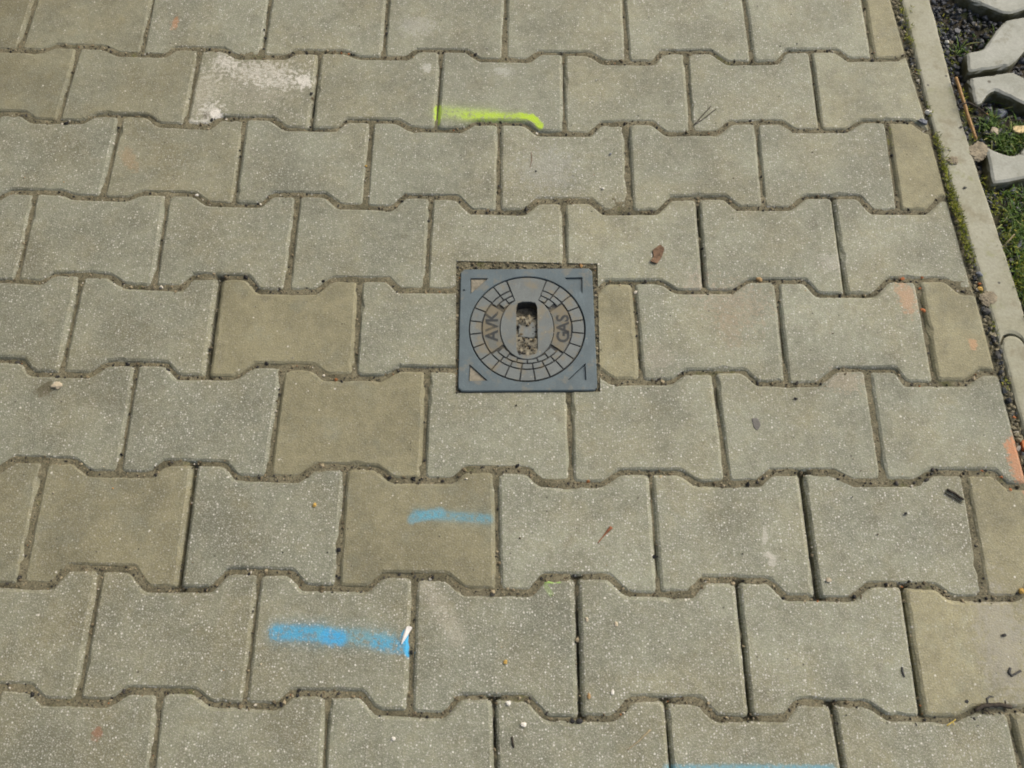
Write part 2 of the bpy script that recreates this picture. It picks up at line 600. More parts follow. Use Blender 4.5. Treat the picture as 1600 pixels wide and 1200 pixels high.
def paver_material(name, stains):
    t = NT(name)
    t.dim = '2D'
    pos = t.pos()
    oi = t.n('ShaderNodeObjectInfo')
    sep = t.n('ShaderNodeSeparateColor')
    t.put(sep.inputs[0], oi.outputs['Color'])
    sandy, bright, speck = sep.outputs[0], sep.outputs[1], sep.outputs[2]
    # body colour of the stone with a dusty film of sand in uneven patches
    film = t.math('MULTIPLY', t.rng(t.noise(7.0, 5.0, 0.6), 0.42, 0.68), 0.38)
    film = t.math('ADD', film, t.math('MULTIPLY', t.rng(t.noise(38.0, 4.0, 0.65), 0.50, 0.72), 0.25))
    sandy = t.math('MULTIPLY', sandy, t.rng(t.noise(19.0, 5.0, 0.65, t.vmath('ADD', pos, (5, 2, 0))), 0.28, 0.55, 0.55, 1.05))
    fac = t.math('ADD', sandy, film, clamp=True)
    col = t.mix(fac, GRAY, SAND)
    mott = t.math('ADD', t.rng(t.noise(11.0, 6.0, 0.62), 0.25, 0.75, 0.86, 1.13), t.rng(t.noise(75.0, 4.0, 0.65), 0.25, 0.75, -0.10, 0.10))
    mott = t.math('ADD', mott, t.rng(t.noise(520.0, 3.0, 0.7), 0.25, 0.75, -0.16, 0.16))
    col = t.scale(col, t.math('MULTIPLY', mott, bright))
    # old damp and dirt marks with shapes of their own
    d1 = t.math('MULTIPLY', t.rng(t.noise(6.5, 6.0, 0.68, t.vmath('ADD', pos, (9, 4, 0))), 0.50, 0.66), 0.34)
    col = t.mix(d1, col, (0.125, 0.125, 0.088))
    d2 = t.math('MULTIPLY', t.rng(t.noise(29.0, 6.0, 0.72, t.vmath('ADD', pos, (1, 7, 0))), 0.58, 0.70), 0.35)
    col = t.mix(d2, col, (0.15, 0.14, 0.098))
    # aggregate grains: pale ones of several sizes, dark ones, small pits
    v1 = t.voronoi(300.0)
    s1 = t.n('ShaderNodeSeparateColor')
    t.put(s1.inputs[0], v1.outputs['Color'])
    keep = t.rng(s1.outputs[0], 0.66, 0.72)
    disc = t.rng(v1.outputs['Distance'], t.math('MULTIPLY_ADD', s1.outputs[1], 0.30, 0.14), t.math('MULTIPLY_ADD', s1.outputs[1], 0.20, 0.04))
    g1 = t.math('MULTIPLY', t.math('MULTIPLY', keep, disc), t.math("MULTIPLY", speck, 0.9))
    pale = t.mix(t.math('POWER', s1.outputs[2], 2.0), (0.39, 0.385, 0.33), (0.74, 0.73, 0.67))
    col = t.mix(g1, col, pale)
    v2 = t.voronoi(620.0)
    s2 = t.n('ShaderNodeSeparateColor')
    t.put(s2.inputs[0], v2.outputs['Color'])
    g2 = t.math('MULTIPLY', t.math('MULTIPLY', t.rng(s2.outputs[0], 0.60, 0.66), t.rng(v2.outputs['Distance'], 0.45, 0.2)), t.math('MULTIPLY', speck, 0.7))
    col = t.mix(g2, col, (0.48, 0.47, 0.41))
    g3 = t.math('MULTIPLY', t.math('MULTIPLY', t.rng(s2.outputs[1], 0.80, 0.86), t.rng(v2.outputs['Distance'], 0.45, 0.2)), 0.45)
    col = t.mix(g3, col, (0.11, 0.105, 0.085))
    v3 = t.voronoi(110.0)
    s3 = t.n('ShaderNodeSeparateColor')
    t.put(s3.inputs[0], v3.outputs['Color'])
    g4 = t.math('MULTIPLY', t.rng(s3.outputs[0], 0.965, 0.975), t.rng(v3.outputs['Distance'], t.math('MULTIPLY_ADD', s3.outputs[1], 0.16, 0.08), 0.04))
    col = t.mix(g4, col, t.mix(t.rng(s3.outputs[2], 0.3, 0.35), (0.07, 0.065, 0.05), (0.68, 0.66, 0.58)))
    grain = t.noise(900.0, 2.0, 0.6)
    wob = t.noise(55.0, 4.0, 0.6)
    wob2 = t.noise(140.0, 4.0, 0.65)
    if stains:
        streak = t.noise(230.0, 4.0, 0.7, t.vmath('MULTIPLY', pos, (.55, 1.0, 1.0)))
    for s in stains:
        if s['k'] == 's':
            d = (s['b'] - s['a'])
            L = d.length
            d = d / L
            nrm = Vector((-d.y, d.x, 0))
            rel = t.vmath('SUBTRACT', pos, tuple(s['a']))
            u = t.vmath('DOT_PRODUCT', rel, tuple(d))
            v = t.vmath('DOT_PRODUCT', rel, tuple(nrm))
            w = s['w']
            au = t.math('SUBTRACT', t.math('ABSOLUTE', t.math('SUBTRACT', u, L / 2)), max(0.0, L / 2 - w * 0.3))
            au = t.math('MAXIMUM', au, 0.0)
            dd = t.math('SQRT', t.math('ADD', t.math('MULTIPLY', au, au), t.math('MULTIPLY', v, v)))
            dd = t.math('ADD', dd, t.math('MULTIPLY_ADD', wob2, w * 1.5, -w * 0.75))
            mk = t.rng(dd, w * (1 + 0.3 * s['soft']), w * (1 - 0.8 * s['soft']))
            pt = t.rng(wob2, 0.36, 0.56, 1.0 - s['patch'], 1.0)
            mk = t.math('MULTIPLY', mk, pt)
            mk = t.math('MULTIPLY', mk, t.rng(grain, 0.36, 0.52, 1.0 - 0.55 * s['soft'], 1.0))
        else:
            rel = t.vmath('SUBTRACT', pos, tuple(s['c']))
            ex = Vector((math.cos(s['ang']), math.sin(s['ang']), 0)) / s['rx']
            ey = Vector((-math.sin(s['ang']), math.cos(s['ang']), 0)) / s['ry']
            u = t.vmath('DOT_PRODUCT', rel, tuple(ex))
            v = t.vmath('DOT_PRODUCT', rel, tuple(ey))
            dd = t.math('SQRT', t.math('ADD', t.math('MULTIPLY', u, u), t.math('MULTIPLY', v, v)))
            dd = t.math('ADD', dd, t.math('MULTIPLY_ADD', wob2, s['rag'] * 2.0, -s['rag'] * 1.0))
            mk = t.rng(dd, 1.05, 0.5)
            mk = t.math('MULTIPLY', mk, t.rng(grain, 0.38, 0.55, 1.0 - s['grain'], 1.0))
        if s['k'] == 'b' and s['grain'] >= 0.7:
            mk = t.math('MULTIPLY', mk, t.rng(streak, 0.38, 0.60, 0.25, 1.0))
        col = t.mix(t.math('MULTIPLY', mk, s['al']), col, s['col'])
    t.bump(t.noise(430.0, 2.0, 0.7), 0.6, 0.0014)
    t.bsdf.inputs['Roughness'].default_value = 0.75
    return t.color(col)


PAVER_MAT = paver_material('concrete_paver', [])


# ------------------------------------------------------------------ other surfaces
def sand_material():
    t = NT('joint_sand')
    c = t.mix(t.rng(t.noise(28.0, 5.0, 0.65), 0.3, 0.7), (0.112, 0.104, 0.064), (0.205, 0.188, 0.122))
    c = t.scale(c, t.rng(t.noise(420.0, 3.0, 0.7), 0.25, 0.75, 0.55, 1.4))
    v = t.voronoi(420.0)
    s = t.n('ShaderNodeSeparateColor')
    t.put(s.inputs[0], v.outputs['Color'])
    c = t.mix(t.math('MULTIPLY', t.rng(s.outputs[0], 0.86, 0.9), t.rng(v.outputs['Distance'], 0.5, 0.2)), c, (0.33, 0.27, 0.17))
    c = t.mix(t.math('MULTIPLY', t.rng(s.outputs[1], 0.84, 0.88), t.rng(v.outputs['Distance'], 0.5, 0.2)), c, (0.03, 0.03, 0.028))
    moss = t.math('MULTIPLY', t.rng(t.noise(13.0, 5.0, 0.7), 0.60, 0.70), 0.6)
    c = t.mix(moss, c, (0.11, 0.125, 0.028))
    t.bump(t.noise(380.0, 4.0, 0.7), 0.8, 0.0015)
    t.bsdf.inputs['Roughness'].default_value = 0.92
    return t.color(c)


def soil_material():
    t = NT('damp_soil')
    c = t.mix(t.rng(t.noise(40.0, 6.0, 0.7), 0.3, 0.7), (0.022, 0.020, 0.014), (0.075, 0.062, 0.036))
    c = t.mix(t.math('MULTIPLY', t.rng(t.noise(9.0, 4.0), 0.52, 0.62), 0.7), c, (0.045, 0.062, 0.016))
    t.bump(t.noise(160.0, 5.0, 0.7), 1.0, 0.004)
    return t.color(c)


def kerb_material():
    t = NT('kerb_concrete')
    c = t.mix(t.rng(t.noise(16.0, 6.0, 0.65), 0.3, 0.7), (0.305, 0.300, 0.212), (0.370, 0.368, 0.285))
    c = t.scale(c, t.rng(t.noise(300.0, 4.0, 0.7), 0.25, 0.75, 0.88, 1.12))
    mud = t.math('MULTIPLY', t.rng(t.noise(22.0, 5.0, 0.65), 0.54, 0.66), 0.55)
    c = t.mix(mud, c, (0.235, 0.21, 0.135))
    alg = t.math('MULTIPLY', t.rng(t.noise(31.0, 4.0, 0.6, t.vmath('ADD', t.pos(), (3, 1, 0))), 0.57, 0.68), 0.45)
    c = t.mix(alg, c, (0.24, 0.26, 0.11))
    v = t.voronoi(95.0)
    s = t.n('ShaderNodeSeparateColor')
    t.put(s.inputs[0], v.outputs['Color'])
    c = t.mix(t.math('MULTIPLY', t.rng(s.outputs[0], 0.95, 0.96), t.rng(v.outputs['Distance'], 0.25, 0.12)), c, (0.10, 0.095, 0.08))
    c = t.mix(t.math('MULTIPLY', t.rng(t.noise(120.0, 5.0, 0.7), 0.58, 0.70), 0.4), c, (0.17, 0.16, 0.105))
    t.bump(t.math('ADD', t.noise(260.0, 4.0, 0.65), t.noise(30.0, 3.0)), 0.35, 0.0012)
    return t.color(c)


def turfstone_material():
    t = NT('grass_paver_concrete')
    c = t.mix(t.rng(t.noise(14.0, 5.0, 0.6), 0.3, 0.7), (0.31, 0.32, 0.268), (0.41, 0.42, 0.365))
    c = t.scale(c, t.rng(t.noise(280.0, 4.0, 0.7), 0.25, 0.75, 0.88, 1.12))
    v = t.voronoi(70.0)
    s = t.n('ShaderNodeSeparateColor')
    t.put(s.inputs[0], v.outputs['Color'])
    c = t.mix(t.math('MULTIPLY', t.rng(s.outputs[0], 0.86, 0.88), t.rng(v.outputs['Distance'], 0.26, 0.12)), c, (0.13, 0.125, 0.10))
    c = t.mix(t.math('MULTIPLY', t.rng(t.noise(33.0, 6.0, 0.7), 0.54, 0.68), 0.5), c, (0.20, 0.195, 0.13))
    # algae on the faces that stand upright
    g = t.n('ShaderNodeNewGeometry')
    sx = t.n('ShaderNodeSeparateXYZ')
    t.put(sx.inputs[0], g.outputs['True Normal'])
    side = t.math('MULTIPLY', t.rng(sx.outputs[2], 0.85, 0.35), t.rng(t.noise(60.0, 4.0), 0.3, 0.6, 0.6, 0.95))
    c = t.mix(side, c, (0.075, 0.070, 0.026))
    t.bump(t.noise(240.0, 4.0, 0.65), 0.35, 0.0012)
    return t.color(c)


def island_material(name, stops, rough=0.8, bump=0.5, interp='CONSTANT', spec=0.3):
    t = NT(name)
    g = t.n('ShaderNodeNewGeometry')
    c = t.ramp(g.outputs['Random Per Island'], stops, interp)
    c = t.scale(c, t.rng(t.noise(350.0, 4.0, 0.65), 0.25, 0.75, 0.75, 1.25))
    t.bsdf.inputs['Roughness'].default_value = rough
    t.bsdf.inputs['Specular IOR Level'].default_value = spec
    if bump:
        t.bump(t.noise(500.0, 3.0), bump, 0.001)
    return t.color(c)


SAND_MAT, SOIL_MAT, KERB_MAT, TURF_MAT = sand_material(), soil_material(), kerb_material(), turfstone_material()
CRUMB_MAT = island_material('joint_crumbs', [(0, (0.022, 0.022, 0.022)), (0.22, (0.055, 0.052, 0.045)), (0.42, (0.12, 0.10, 0.062)), (0.68, (0.20, 0.165, 0.10)),
                                             (0.86, (0.33, 0.28, 0.18)), (0.972, (0.30, 0.13, 0.05)), (0.980, (0.60, 0.56, 0.46))])
GRAVEL_MAT = island_material('basalt_gravel', [(0, (0.022, 0.024, 0.027)), (0.3, (0.045, 0.050, 0.056)), (0.62, (0.080, 0.087, 0.097)), (0.86, (0.13, 0.135, 0.14)),
                                               (0.955, (0.17, 0.14, 0.085)), (0.985, (0.42, 0.38, 0.28))], rough=0.6, spec=0.5)
MOSS_MAT = island_material('moss', [(0, (0.09, 0.11, 0.012)), (0.35, (0.17, 0.20, 0.018)), (0.7, (0.25, 0.27, 0.025)), (0.92, (0.33, 0.31, 0.045))], bump=0)
GRASS_MAT = island_material('grass_blade', [(0, (0.035, 0.075, 0.012)), (0.3, (0.075, 0.15, 0.018)), (0.65, (0.13, 0.22, 0.025)), (0.88, (0.22, 0.24, 0.06))], bump=0, rough=0.55)

# ------------------------------------------------------------------ ground far around
g = mesh_obj('ground', [(-40, -40, -0.11), (40, -40, -0.11), (40, 40, -0.11), (-40, 40, -0.11)], [(0, 1, 2, 3)], SOIL_MAT)
tag(g, kind='structure', label='bare soil around the paved strip')

# unseen wall added beyond the left edge to shade that side of the pavement
WALL_MAT = simple_mat('blocking_wall_dark', (0.085, 0.088, 0.066), .12, 40, .9)
v, f = [], []
for x0, x1, z0, z1 in ((-1.45, -1.05, -0.1, 3.6), (-1.45, -1.03, -0.1, 0.35)):
    k = len(v)
    v += [(x, y, z) for x in (x0, x1) for y in (-5.0, 5.0) for z in (z0, z1)]
    f += [tuple(k + i for i in q) for q in ((0, 1, 3, 2), (4, 6, 7, 5), (0, 4, 5, 1), (2, 3, 7, 6), (1, 5, 7, 3), (0, 2, 6, 4))]
hw = mesh_obj('light_blocking_wall', v, f, WALL_MAT)
tag(hw, 'added unseen dark wall with a plinth, shading the left of the pavement', 'wall')

# ------------------------------------------------------------------ pavement: the sand bed with the stones set into it
PLATE_C, PLATE_RZ, PLATE_S = Vector((0.2430, 0.0030)), R(1.5), 0.190
HOLE = [(-0.1020, 0.1110), (-0.0985, -0.0962), (0.0990, -0.0962), (0.1035, 0.1040)]
_c, _s = math.cos(PLATE_RZ), math.sin(PLATE_RZ)


def plate_pt(x, y):
    return Vector((PLATE_C.x + _c * x - _s * y, PLATE_C.y + _s * x + _c * y))


def in_plate(X, Y, half=0.092):
    dx, dy = X - PLATE_C.x, Y - PLATE_C.y
    return (np.abs(_c * dx + _s * dy) < half) & (np.abs(-_s * dx + _c * dy) < half)


OPEN_JOINTS = [(tuple(at(*a).xy), tuple(at(*b).xy)) for a, b in (
    ((900, 905), (905, 1118)), ((1300, 312), (1320, 455)), ((1256, 742), (1278, 932)), ((1152, 912), (1172, 1118)), ((1410, 920), (1438, 1110)), ((771, 1092), (768, 1200)),
    ((1040, 1098), (1050, 1200)), ((1300, 1102), (1312, 1200)), ((486, 90), (484, 196)), ((342, 436), (324, 588)), ((302, 728), (279, 918)), ((1090, 330), (1099, 440)))]


def sand_height(X, Y):
    """sand in the joints: fuller in the cross joints than in the short ones, uneven everywhere"""
    X, Y = np.asarray(X, float), np.asarray(Y, float)
    Y0 = Y - (W0 * X * X + W1 * X ** 3)
    ph = ((Y0 - ROW / 2) / ROW) % 1.0
    near = np.minimum(ph, 1 - ph) * ROW
    horiz = np.clip(1 - (near - 0.011) / 0.008, 0, 1)
    z = -0.0046 + 0.0026 * horiz + (0.0085 - 0.0035 * horiz) * (fnoise(X, Y, 19.0, 3.0) - 0.5) + 0.0026 * (fnoise(X, Y, 150.0, 8.0, 2) - 0.5)
    z = z + 0.0040 * (fnoise(X, Y, 6.0, 17.0, 2) - 0.5)
    for (ax_, ay_), (bx_, by_) in OPEN_JOINTS:
        L2 = (bx_ - ax_) ** 2 + (by_ - ay_) ** 2
        tt = np.clip(((X - ax_) * (bx_ - ax_) + (Y - ay_) * (by_ - ay_)) / L2, 0, 1)
        dd = np.hypot(X - ax_ - tt * (bx_ - ax_), Y - ay_ - tt * (by_ - ay_))
        z = z - 0.014 * np.clip(1.6 - dd / 0.006, 0, 1) * np.clip(fnoise(X, Y, 40.0, 12.0, 2) * 2.4 - .35, 0, 1)
    edge = np.clip((X - np.interp(Y, [a for a, b in PAVE_R], [b for a, b in PAVE_R]) + 0.006) / 0.006, 0, 1)
    z = np.minimum(z, -0.0012) * (1 - edge) + (-0.0055 + 0.006 * (fnoise(X, Y, 60.0, 5.0) - 0.5)) * edge
    z = np.where(in_plate(X, Y, .112), np.maximum(z, -0.0022 + 0.0030 * (fnoise(X, Y, 90.0, 4.0) - .5)), z)
    return np.where(in_plate(X, Y), -0.055, z)


xs = np.concatenate([np.arange(-1.45, -0.72, 0.02), np.arange(-0.72, 0.935, 0.0033)])
ys = np.concatenate([np.arange(-1.45, -0.62, 0.02), np.arange(-0.62, 0.70, 0.0033), np.arange(0.70, 1.62, 0.02)])
GX, GY = np.meshgrid(xs, ys)
KL = np.interp(GY, [a for a, b in KERB_L], [b for a, b in KERB_L]) + 0.012
GX = np.minimum(GX, KL)
GZ = sand_height(GX, GY)
nx, ny = len(xs), len(ys)
I = np.arange(nx * ny).reshape(ny, nx)
quads = np.stack([I[:-1, :-1], I[:-1, 1:], I[1:, 1:], I[1:, :-1]], -1).reshape(-1, 4)
quads = quads[(GX[:-1, 1:] - GX[:-1, :-1]).reshape(-1) > 1e-5]
pavement = big_mesh('pavement', np.stack([GX, GY, GZ], -1).reshape(-1, 3), quads, SAND_MAT, smooth=True)
tag(pavement, kind='structure', label='pavement of interlocking concrete stones with sand in the joints')

# own colour of single stones plus left-side shade put into brightness: (row, first joint) -> (sandiness, brightness, speckle)
TONES = {}


def tone_at(px, py, sandy, bright, speck):
    TONES[(px, py)] = (sandy, bright, speck)


for px, py, s_, b_, k_ in (
        (445, 510, .95, .97, .25), (545, 665, .95, .95, .25), (650, 830, .95, .93, .3), (175, 815, .85, .92, .45), (20, 800, .7, .92, .5),
        (270, 240, .45, .98, .7), (30, 140, .65, .93, .35), (70, 30, .45, .93, .5), (210, 130, .35, .95, .6), (20, 40, .6, .93, .4),
        (398, 130, .35, 1.0, .9), (1395, 40, .95, 1.02, .3), (1435, 255, .95, 1.03, .2), (1495, 520, .95, 1.03, .2), (1565, 840, .95, 1.02, .35),
        (1510, 1000, .9, 1.02, .45), (1590, 1150, .9, 1.0, .4), (965, 510, .95, 1.0, .3), (1350, 130, .35, 1.06, .6), (330, 370, .1, .96, .9),
        (130, 370, .1, .94, .9), (60, 245, .05, .90, .9), (230, 510, .1, .93, .9), (45, 510, .1, .90, .9), (90, 650, .05, .91, .9),
        (310, 660, .0, .93, 1.0), (410, 820, .05, .92, 1.0), (470, 255, .0, .98, .9), (670, 260, .0, .98, .9), (785, 140, .0, .98, .8),
        (650, 510, .1, 1.0, .8), (770, 660, .1, 1.0, .9), (1010, 660, .1, 1.0, .9), (280, 1000, .3, .94, 1.0), (525, 1010, .15, .93, 1.0),
        (775, 1010, .0, .93, 1.1), (1030, 1020, .1, 1.0, 1.1), (1300, 1020, .1, 1.0, 1.1), (900, 830, .05, 1.0, 1.1), (1140, 830, .1, 1.02, 1.1),
        (1390, 830, .0, .98, 1.1), (70, 1000, .35, .95, .9), (120, 1150, .2, .92, 1.0), (380, 1150, .2, .92, 1.0), (640, 1150, .1, .92, 1.0),
        (900, 1150, .1, .94, 1.1), (1170, 1150, .05, .95, 1.1), (1440, 1150, .15, 1.0, 1.1)):
    tone_at(px, py, s_, b_, k_)


def in_poly(poly, p):
    c = False
    for i in range(len(poly)):
        a, b = poly[i - 1], poly[i]
        if (a.y > p.y) != (b.y > p.y) and p.x < (b.x - a.x) * (p.y - a.y) / (b.y - a.y) + a.x:
            c = not c
    return c


plate_cutter = None
hv, hf = prism([plate_pt(*p) for p in HOLE][::1], [(0, -0.09), (0, 0.03)], cap_bottom=True)
if area2([plate_pt(*p) for p in HOLE]) < 0:
    hv, hf = prism([plate_pt(*p) for p in HOLE][::-1], [(0, -0.09), (0, 0.03)], cap_bottom=True)
plate_cutter = mesh_obj('cutter', hv, hf, PAVER_MAT)

view_box = (-0.72, 0.95, -0.62, 0.68)
n_pavers = 0
stain_mats = {}
for row in range(-6, 13):
    par = row % 2
    for k in range(-6, 6):
        h0 = 2 * k + par
        top = course(row, h0, h0 + 2)
        bot = course(row + 1, h0, h0 + 2)
        poly = bot + top[::-1]
        c = sum(poly, Vector((0, 0))) / len(poly)
        # the edge course is cut along the kerb
        y0, y1 = c.y - 0.08, c.y + 0.08
        rnd = random.Random(row * 1009 + k)
        a = Vector((interp(PAVE_R, y0) + rnd.uniform(-.002, .002), y0))
        b = Vector((interp(PAVE_R, y1) + rnd.uniform(-.002, .002), y1))
        e = (b - a).normalized()
        if min(p.x for p in poly) > min(a.x, b.x) - 0.02:
            continue
        if max((p - a).dot(Vector((e.y, -e.x))) for p in poly) > 0:
            poly = clip(poly, a, Vector((e.y, -e.x)))
            if row == 2:
                p0, p1 = at(1440, 190).xy, at(1464, 207).xy
                e2 = (p0 - p1).normalized()
                poly = clip(poly, p0, Vector((e2.y, -e2.x)) if Vector((e2.y, -e2.x)).dot(c - p0) < 0 else -Vector((e2.y, -e2.x)))
        if len(poly) < 4:
            continue
        if area2(poly) < 0:
            poly = poly[::-1]
        if area2(poly) < 0.004:
            continue
        c = sum(poly, Vector((0, 0))) / len(poly)
        seen = view_box[0] < c.x < view_box[1] and view_box[2] < c.y < view_box[3]
        gap = rnd.uniform(0.0014, 0.0026)
        pl = inset(poly, gap)
        jx, jy, ja = rnd.uniform(-.0009, .0009), rnd.uniform(-.0009, .0009), rnd.gauss(0, .0035)
        pl = [c + Vector(((p - c).x - ja * (p - c).y + jx, (p - c).y + ja * (p - c).x + jy)) for p in pl]
        ch = rnd.uniform(0.0040, 0.0056)
        rings = [(0, -0.06), (0, -0.0046), (ch * 0.45, -0.0016), (ch, 0.0)] if seen else [(0, -0.06), (0, -0.004), (ch, 0.0)]
        v, f = rounded_rings([p - c for p in pl], rings, 0.006, 0.012 if seen else None, 0.0003 if seen else 0.0, rnd)
        ax, ay, az = rnd.gauss(0, .0045), rnd.gauss(0, .0045), rnd.gauss(0, .0005)
        v = [(x, y, z + (ax * x + ay * y + az if z > -0.05 else 0)) for x, y, z in v]
        o = mesh_obj('paver', v, f, PAVER_MAT, pavement, (c.x, c.y, 0))
        if all(abs(q) < 0.21 for q in (c.x - PLATE_C.x, c.y - PLATE_C.y)):
            bpy.context.view_layer.update()
            cut(o, [plate_cutter])
            if not o.data.polygons:
                drop(o)
                continue
        tn = None
        for (px, py), tv in TONES.items():
            if in_poly(poly, at(px, py).xy):
                tn = tv
                break
        if tn is None:
            q = rnd.random()
            tn = (0.9, rnd.uniform(.93, 1.03), .3) if (q < .12 and not seen) else (rnd.uniform(0, .2), rnd.uniform(.97, 1.04), rnd.uniform(.8, 1.05))
        o.color = (tn[0], tn[1] * rnd.uniform(.94, 1.05) * (.97 + .13 * max(-.8, min(.8, c.x - .2))), tn[2], 1)  # brightness slope: light falling off to the left, put into stone colour
        near = []
        for i, s in enumerate(STAINS):
            pts = [s['a'], s['b'], (s['a'] + s['b']) / 2] if s['k'] == 's' else [s['c']]
            rad = (s['w'] * 2 + 0.012) if s['k'] == 's' else max(s['rx'], s['ry']) * 2.2
            if any(min(p.x for p in poly) - rad < q.x < max(p.x for p in poly) + rad and min(p.y for p in poly) - rad < q.y < max(p.y for p in poly) + rad for q in pts):
                near.append(i)
        if near:
            key = tuple(near)
            if key not in stain_mats:
                stain_mats[key] = paver_material('concrete_paver_marked', [STAINS[i] for i in near])
            o.data.materials[0] = stain_mats[key]
        n_pavers += 1
        LAB = {(398, 130): 'paver smeared with white paint', (785, 140): 'paver with a lime green spray line along its near edge',
               (525, 1010): 'paver with a bright blue spray stripe', (650, 830): 'sandy brown paver with a faded blue stripe',
               (965, 510): 'narrow cut strip of paver beside the valve cover'}
        for (px, py), lb in LAB.items():
            if in_poly(poly, at(px, py).xy):
                o['label'] = lb
drop(plate_cutter)

# ------------------------------------------------------------------ rocks, blades and other loose bits as arrays
def ico(sub):
    bm = bmesh.new()
    bmesh.ops.create_icosphere(bm, subdivisions=sub, radius=1.0)
    v = np.array([p.co[:] for p in bm.verts])
    f = np.array([[q.index for q in p.verts] for p in bm.faces])
    bm.free()
    return v, f


ICO1, ICO2 = ico(1), ico(2)


def rot_matrices(n, flat=1.0):
    a = rng.normal(size=(n, 4))
    a /= np.linalg.norm(a, axis=1, keepdims=True)
    w, x, y, z = a.T
    return np.stack([1 - 2 * (y * y + z * z), 2 * (x * y - z * w), 2 * (x * z + y * w), 2 * (x * y + z * w), 1 - 2 * (x * x + z * z), 2 * (y * z - x * w),
                     2 * (x * z - y * w), 2 * (y * z + x * w), 1 - 2 * (x * x + y * y)], -1).reshape(n, 3, 3)


def rocks(centers, sizes, rough=0.28, base=ICO1, flat=(0.55, 1.0)):
    """many angular stones: returns vertices and triangles"""
    bv, bf = base
    n = len(centers)
    Rm = rot_matrices(n)
    sc = np.stack([rng.uniform(0.75, 1.2, n), rng.uniform(0.6, 1.0, n), rng.uniform(flat[0], flat[1], n)], -1)
    v = bv[None] * (1 + rng.normal(0, rough, (n, len(bv), 1)).clip(-.5, .5))
    v = v * sc[:, None, :]
    v = np.einsum('nij,nkj->nki', Rm, v) * (np.asarray(sizes)[:, None, None] * 0.5)
    v = v + np.asarray(centers)[:, None, :]
    f = bf[None] + (np.arange(n) * len(bv))[:, None, None]
    return v.reshape(-1, 3), f.reshape(-1, 3)


def blades(roots, lens, widths, lean=0.8, segs=3):
    """grass blades: narrow bent strips of quads"""
    n = len(roots)
    az = rng.uniform(0, 2 * np.pi, n)
    ln = rng.uniform(0.2, 1.0, n) * lean
    V, F = [], []
    side = np.stack([-np.sin(az), np.cos(az), 0 * az], -1)
    out = np.stack([np.cos(az), np.sin(az), 0 * az], -1)
    for s in range(segs + 1):
        t = s / segs
        c = np.asarray(roots) + out * (lens * ln * t ** 1.6)[:, None] + np.array([0, 0, 1.0]) * (lens * t * (1 - 0.45 * ln * t))[:, None]
        w = (widths * (1 - t ** 2 * 0.92))[:, None] * 0.5
        V += [c - side * w, c + side * w]
    V = np.stack(V, 1)
    m_ = V.shape[1]
    q = np.array([[2 * s, 2 * s + 1, 2 * s + 3, 2 * s + 2] for s in range(segs)])
    F = q[None] + (np.arange(n) * m_)[:, None, None]
    return V.reshape(-1, 3), F.reshape(-1, 4)


# crumbs that lie in the joints
pts, sz = [], []
for row in range(-1, 10):
    for h in range(-9, 10):
        if h % 2 == row % 2:
            a, b = nd(row, h), nd(row + 1, h)
            for _ in range(rng.poisson(15)):
                p = a.lerp(b, random.random())
                pts.append((p.x + random.gauss(0, .0018), p.y))
                sz.append(min(.0065, .0012 * math.exp(abs(random.gauss(0, .72)))))
        cs = course(row, h, h + 1)
        for a, b in zip(cs[:-1], cs[1:]):
            for _ in range(rng.poisson(400 * (b - a).length)):
                p = a.lerp(b, random.random())
                nrm = Vector((-(b - a).y, (b - a).x)).normalized() * random.gauss(0, .0032)
                pts.append((p.x + nrm.x, p.y + nrm.y))
                sz.append(min(.0065, .0012 * math.exp(abs(random.gauss(0, .72)))))
pts, sz = np.array(pts), np.array(sz)
ok = (pts[:, 0] < np.interp(pts[:, 1], [a for a, b in KERB_L], [b for a, b in KERB_L]) - .002) & ~in_plate(pts[:, 0], pts[:, 1], .1)
pts, sz = pts[ok], sz[ok]
z = np.maximum(sand_height(pts[:, 0], pts[:, 1]), -0.0035) + sz * 0.15
v, f = rocks(np.column_stack([pts, z]), sz)
crumbs = big_mesh('joint_crumbs', v, f, CRUMB_MAT, pavement)
tag(crumbs, kind='stuff')

# loose pale and dark grit lying on the stones
n = 420
px = np.column_stack([rng.uniform(-0.7, 0.86, n), rng.uniform(-0.6, 0.66, n)])
ok = ~in_plate(px[:, 0], px[:, 1], .1)
px = px[ok]
sz = np.minimum(.0036, .0010 * np.exp(np.abs(rng.normal(0, .55, len(px)))))
v, f = rocks(np.column_stack([px, sz * .25]), sz)
GRIT_MAT = island_material('loose_grit', [(0, (0.04, 0.038, 0.034)), (0.30, (0.17, 0.14, 0.09)), (0.5, (0.42, 0.38, 0.28)), (0.68, (0.66, 0.64, 0.56)), (0.93, (0.46, 0.24, 0.08))])
grit = big_mesh('grit', v, f, GRIT_MAT)
tag(grit, kind='stuff', label='tiny loose grit scattered over the paving stones', cat='grit')

# ------------------------------------------------------------------ kerb: two edging stones with a tongue-and-groove joint
kerb = empty('kerb', (0.92, 0.0, 0))
tag(kerb, kind='structure', label='narrow concrete edging kerb along the pavement')
kerb_top = 0.001
JY, TR = -0.0075, 0.0145


def kx(y, s):
    return interp(KERB_L, y) + s * KERB_W


def tongue(cx, y, r, n=10):
    return [Vector((cx + r * math.cos(math.pi * i / n), y + r * 0.95 * math.sin(math.pi * i / n))) for i in range(n + 1)]


tcx = kx(JY, 0.40)
PROF = [(0.0, -.0042), (.03, -.0016), (.08, -.0002)] + [(x, 0.0) for x in np.linspace(.14, .86, 19)] + [(.92, -.0002), (.97, -.0016), (1.0, -.0042)]


def tongue_y(x, r):
    q = 1 - ((x - tcx) / r) ** 2
    return r * .95 * math.sqrt(q) if q > 0 else 0.0


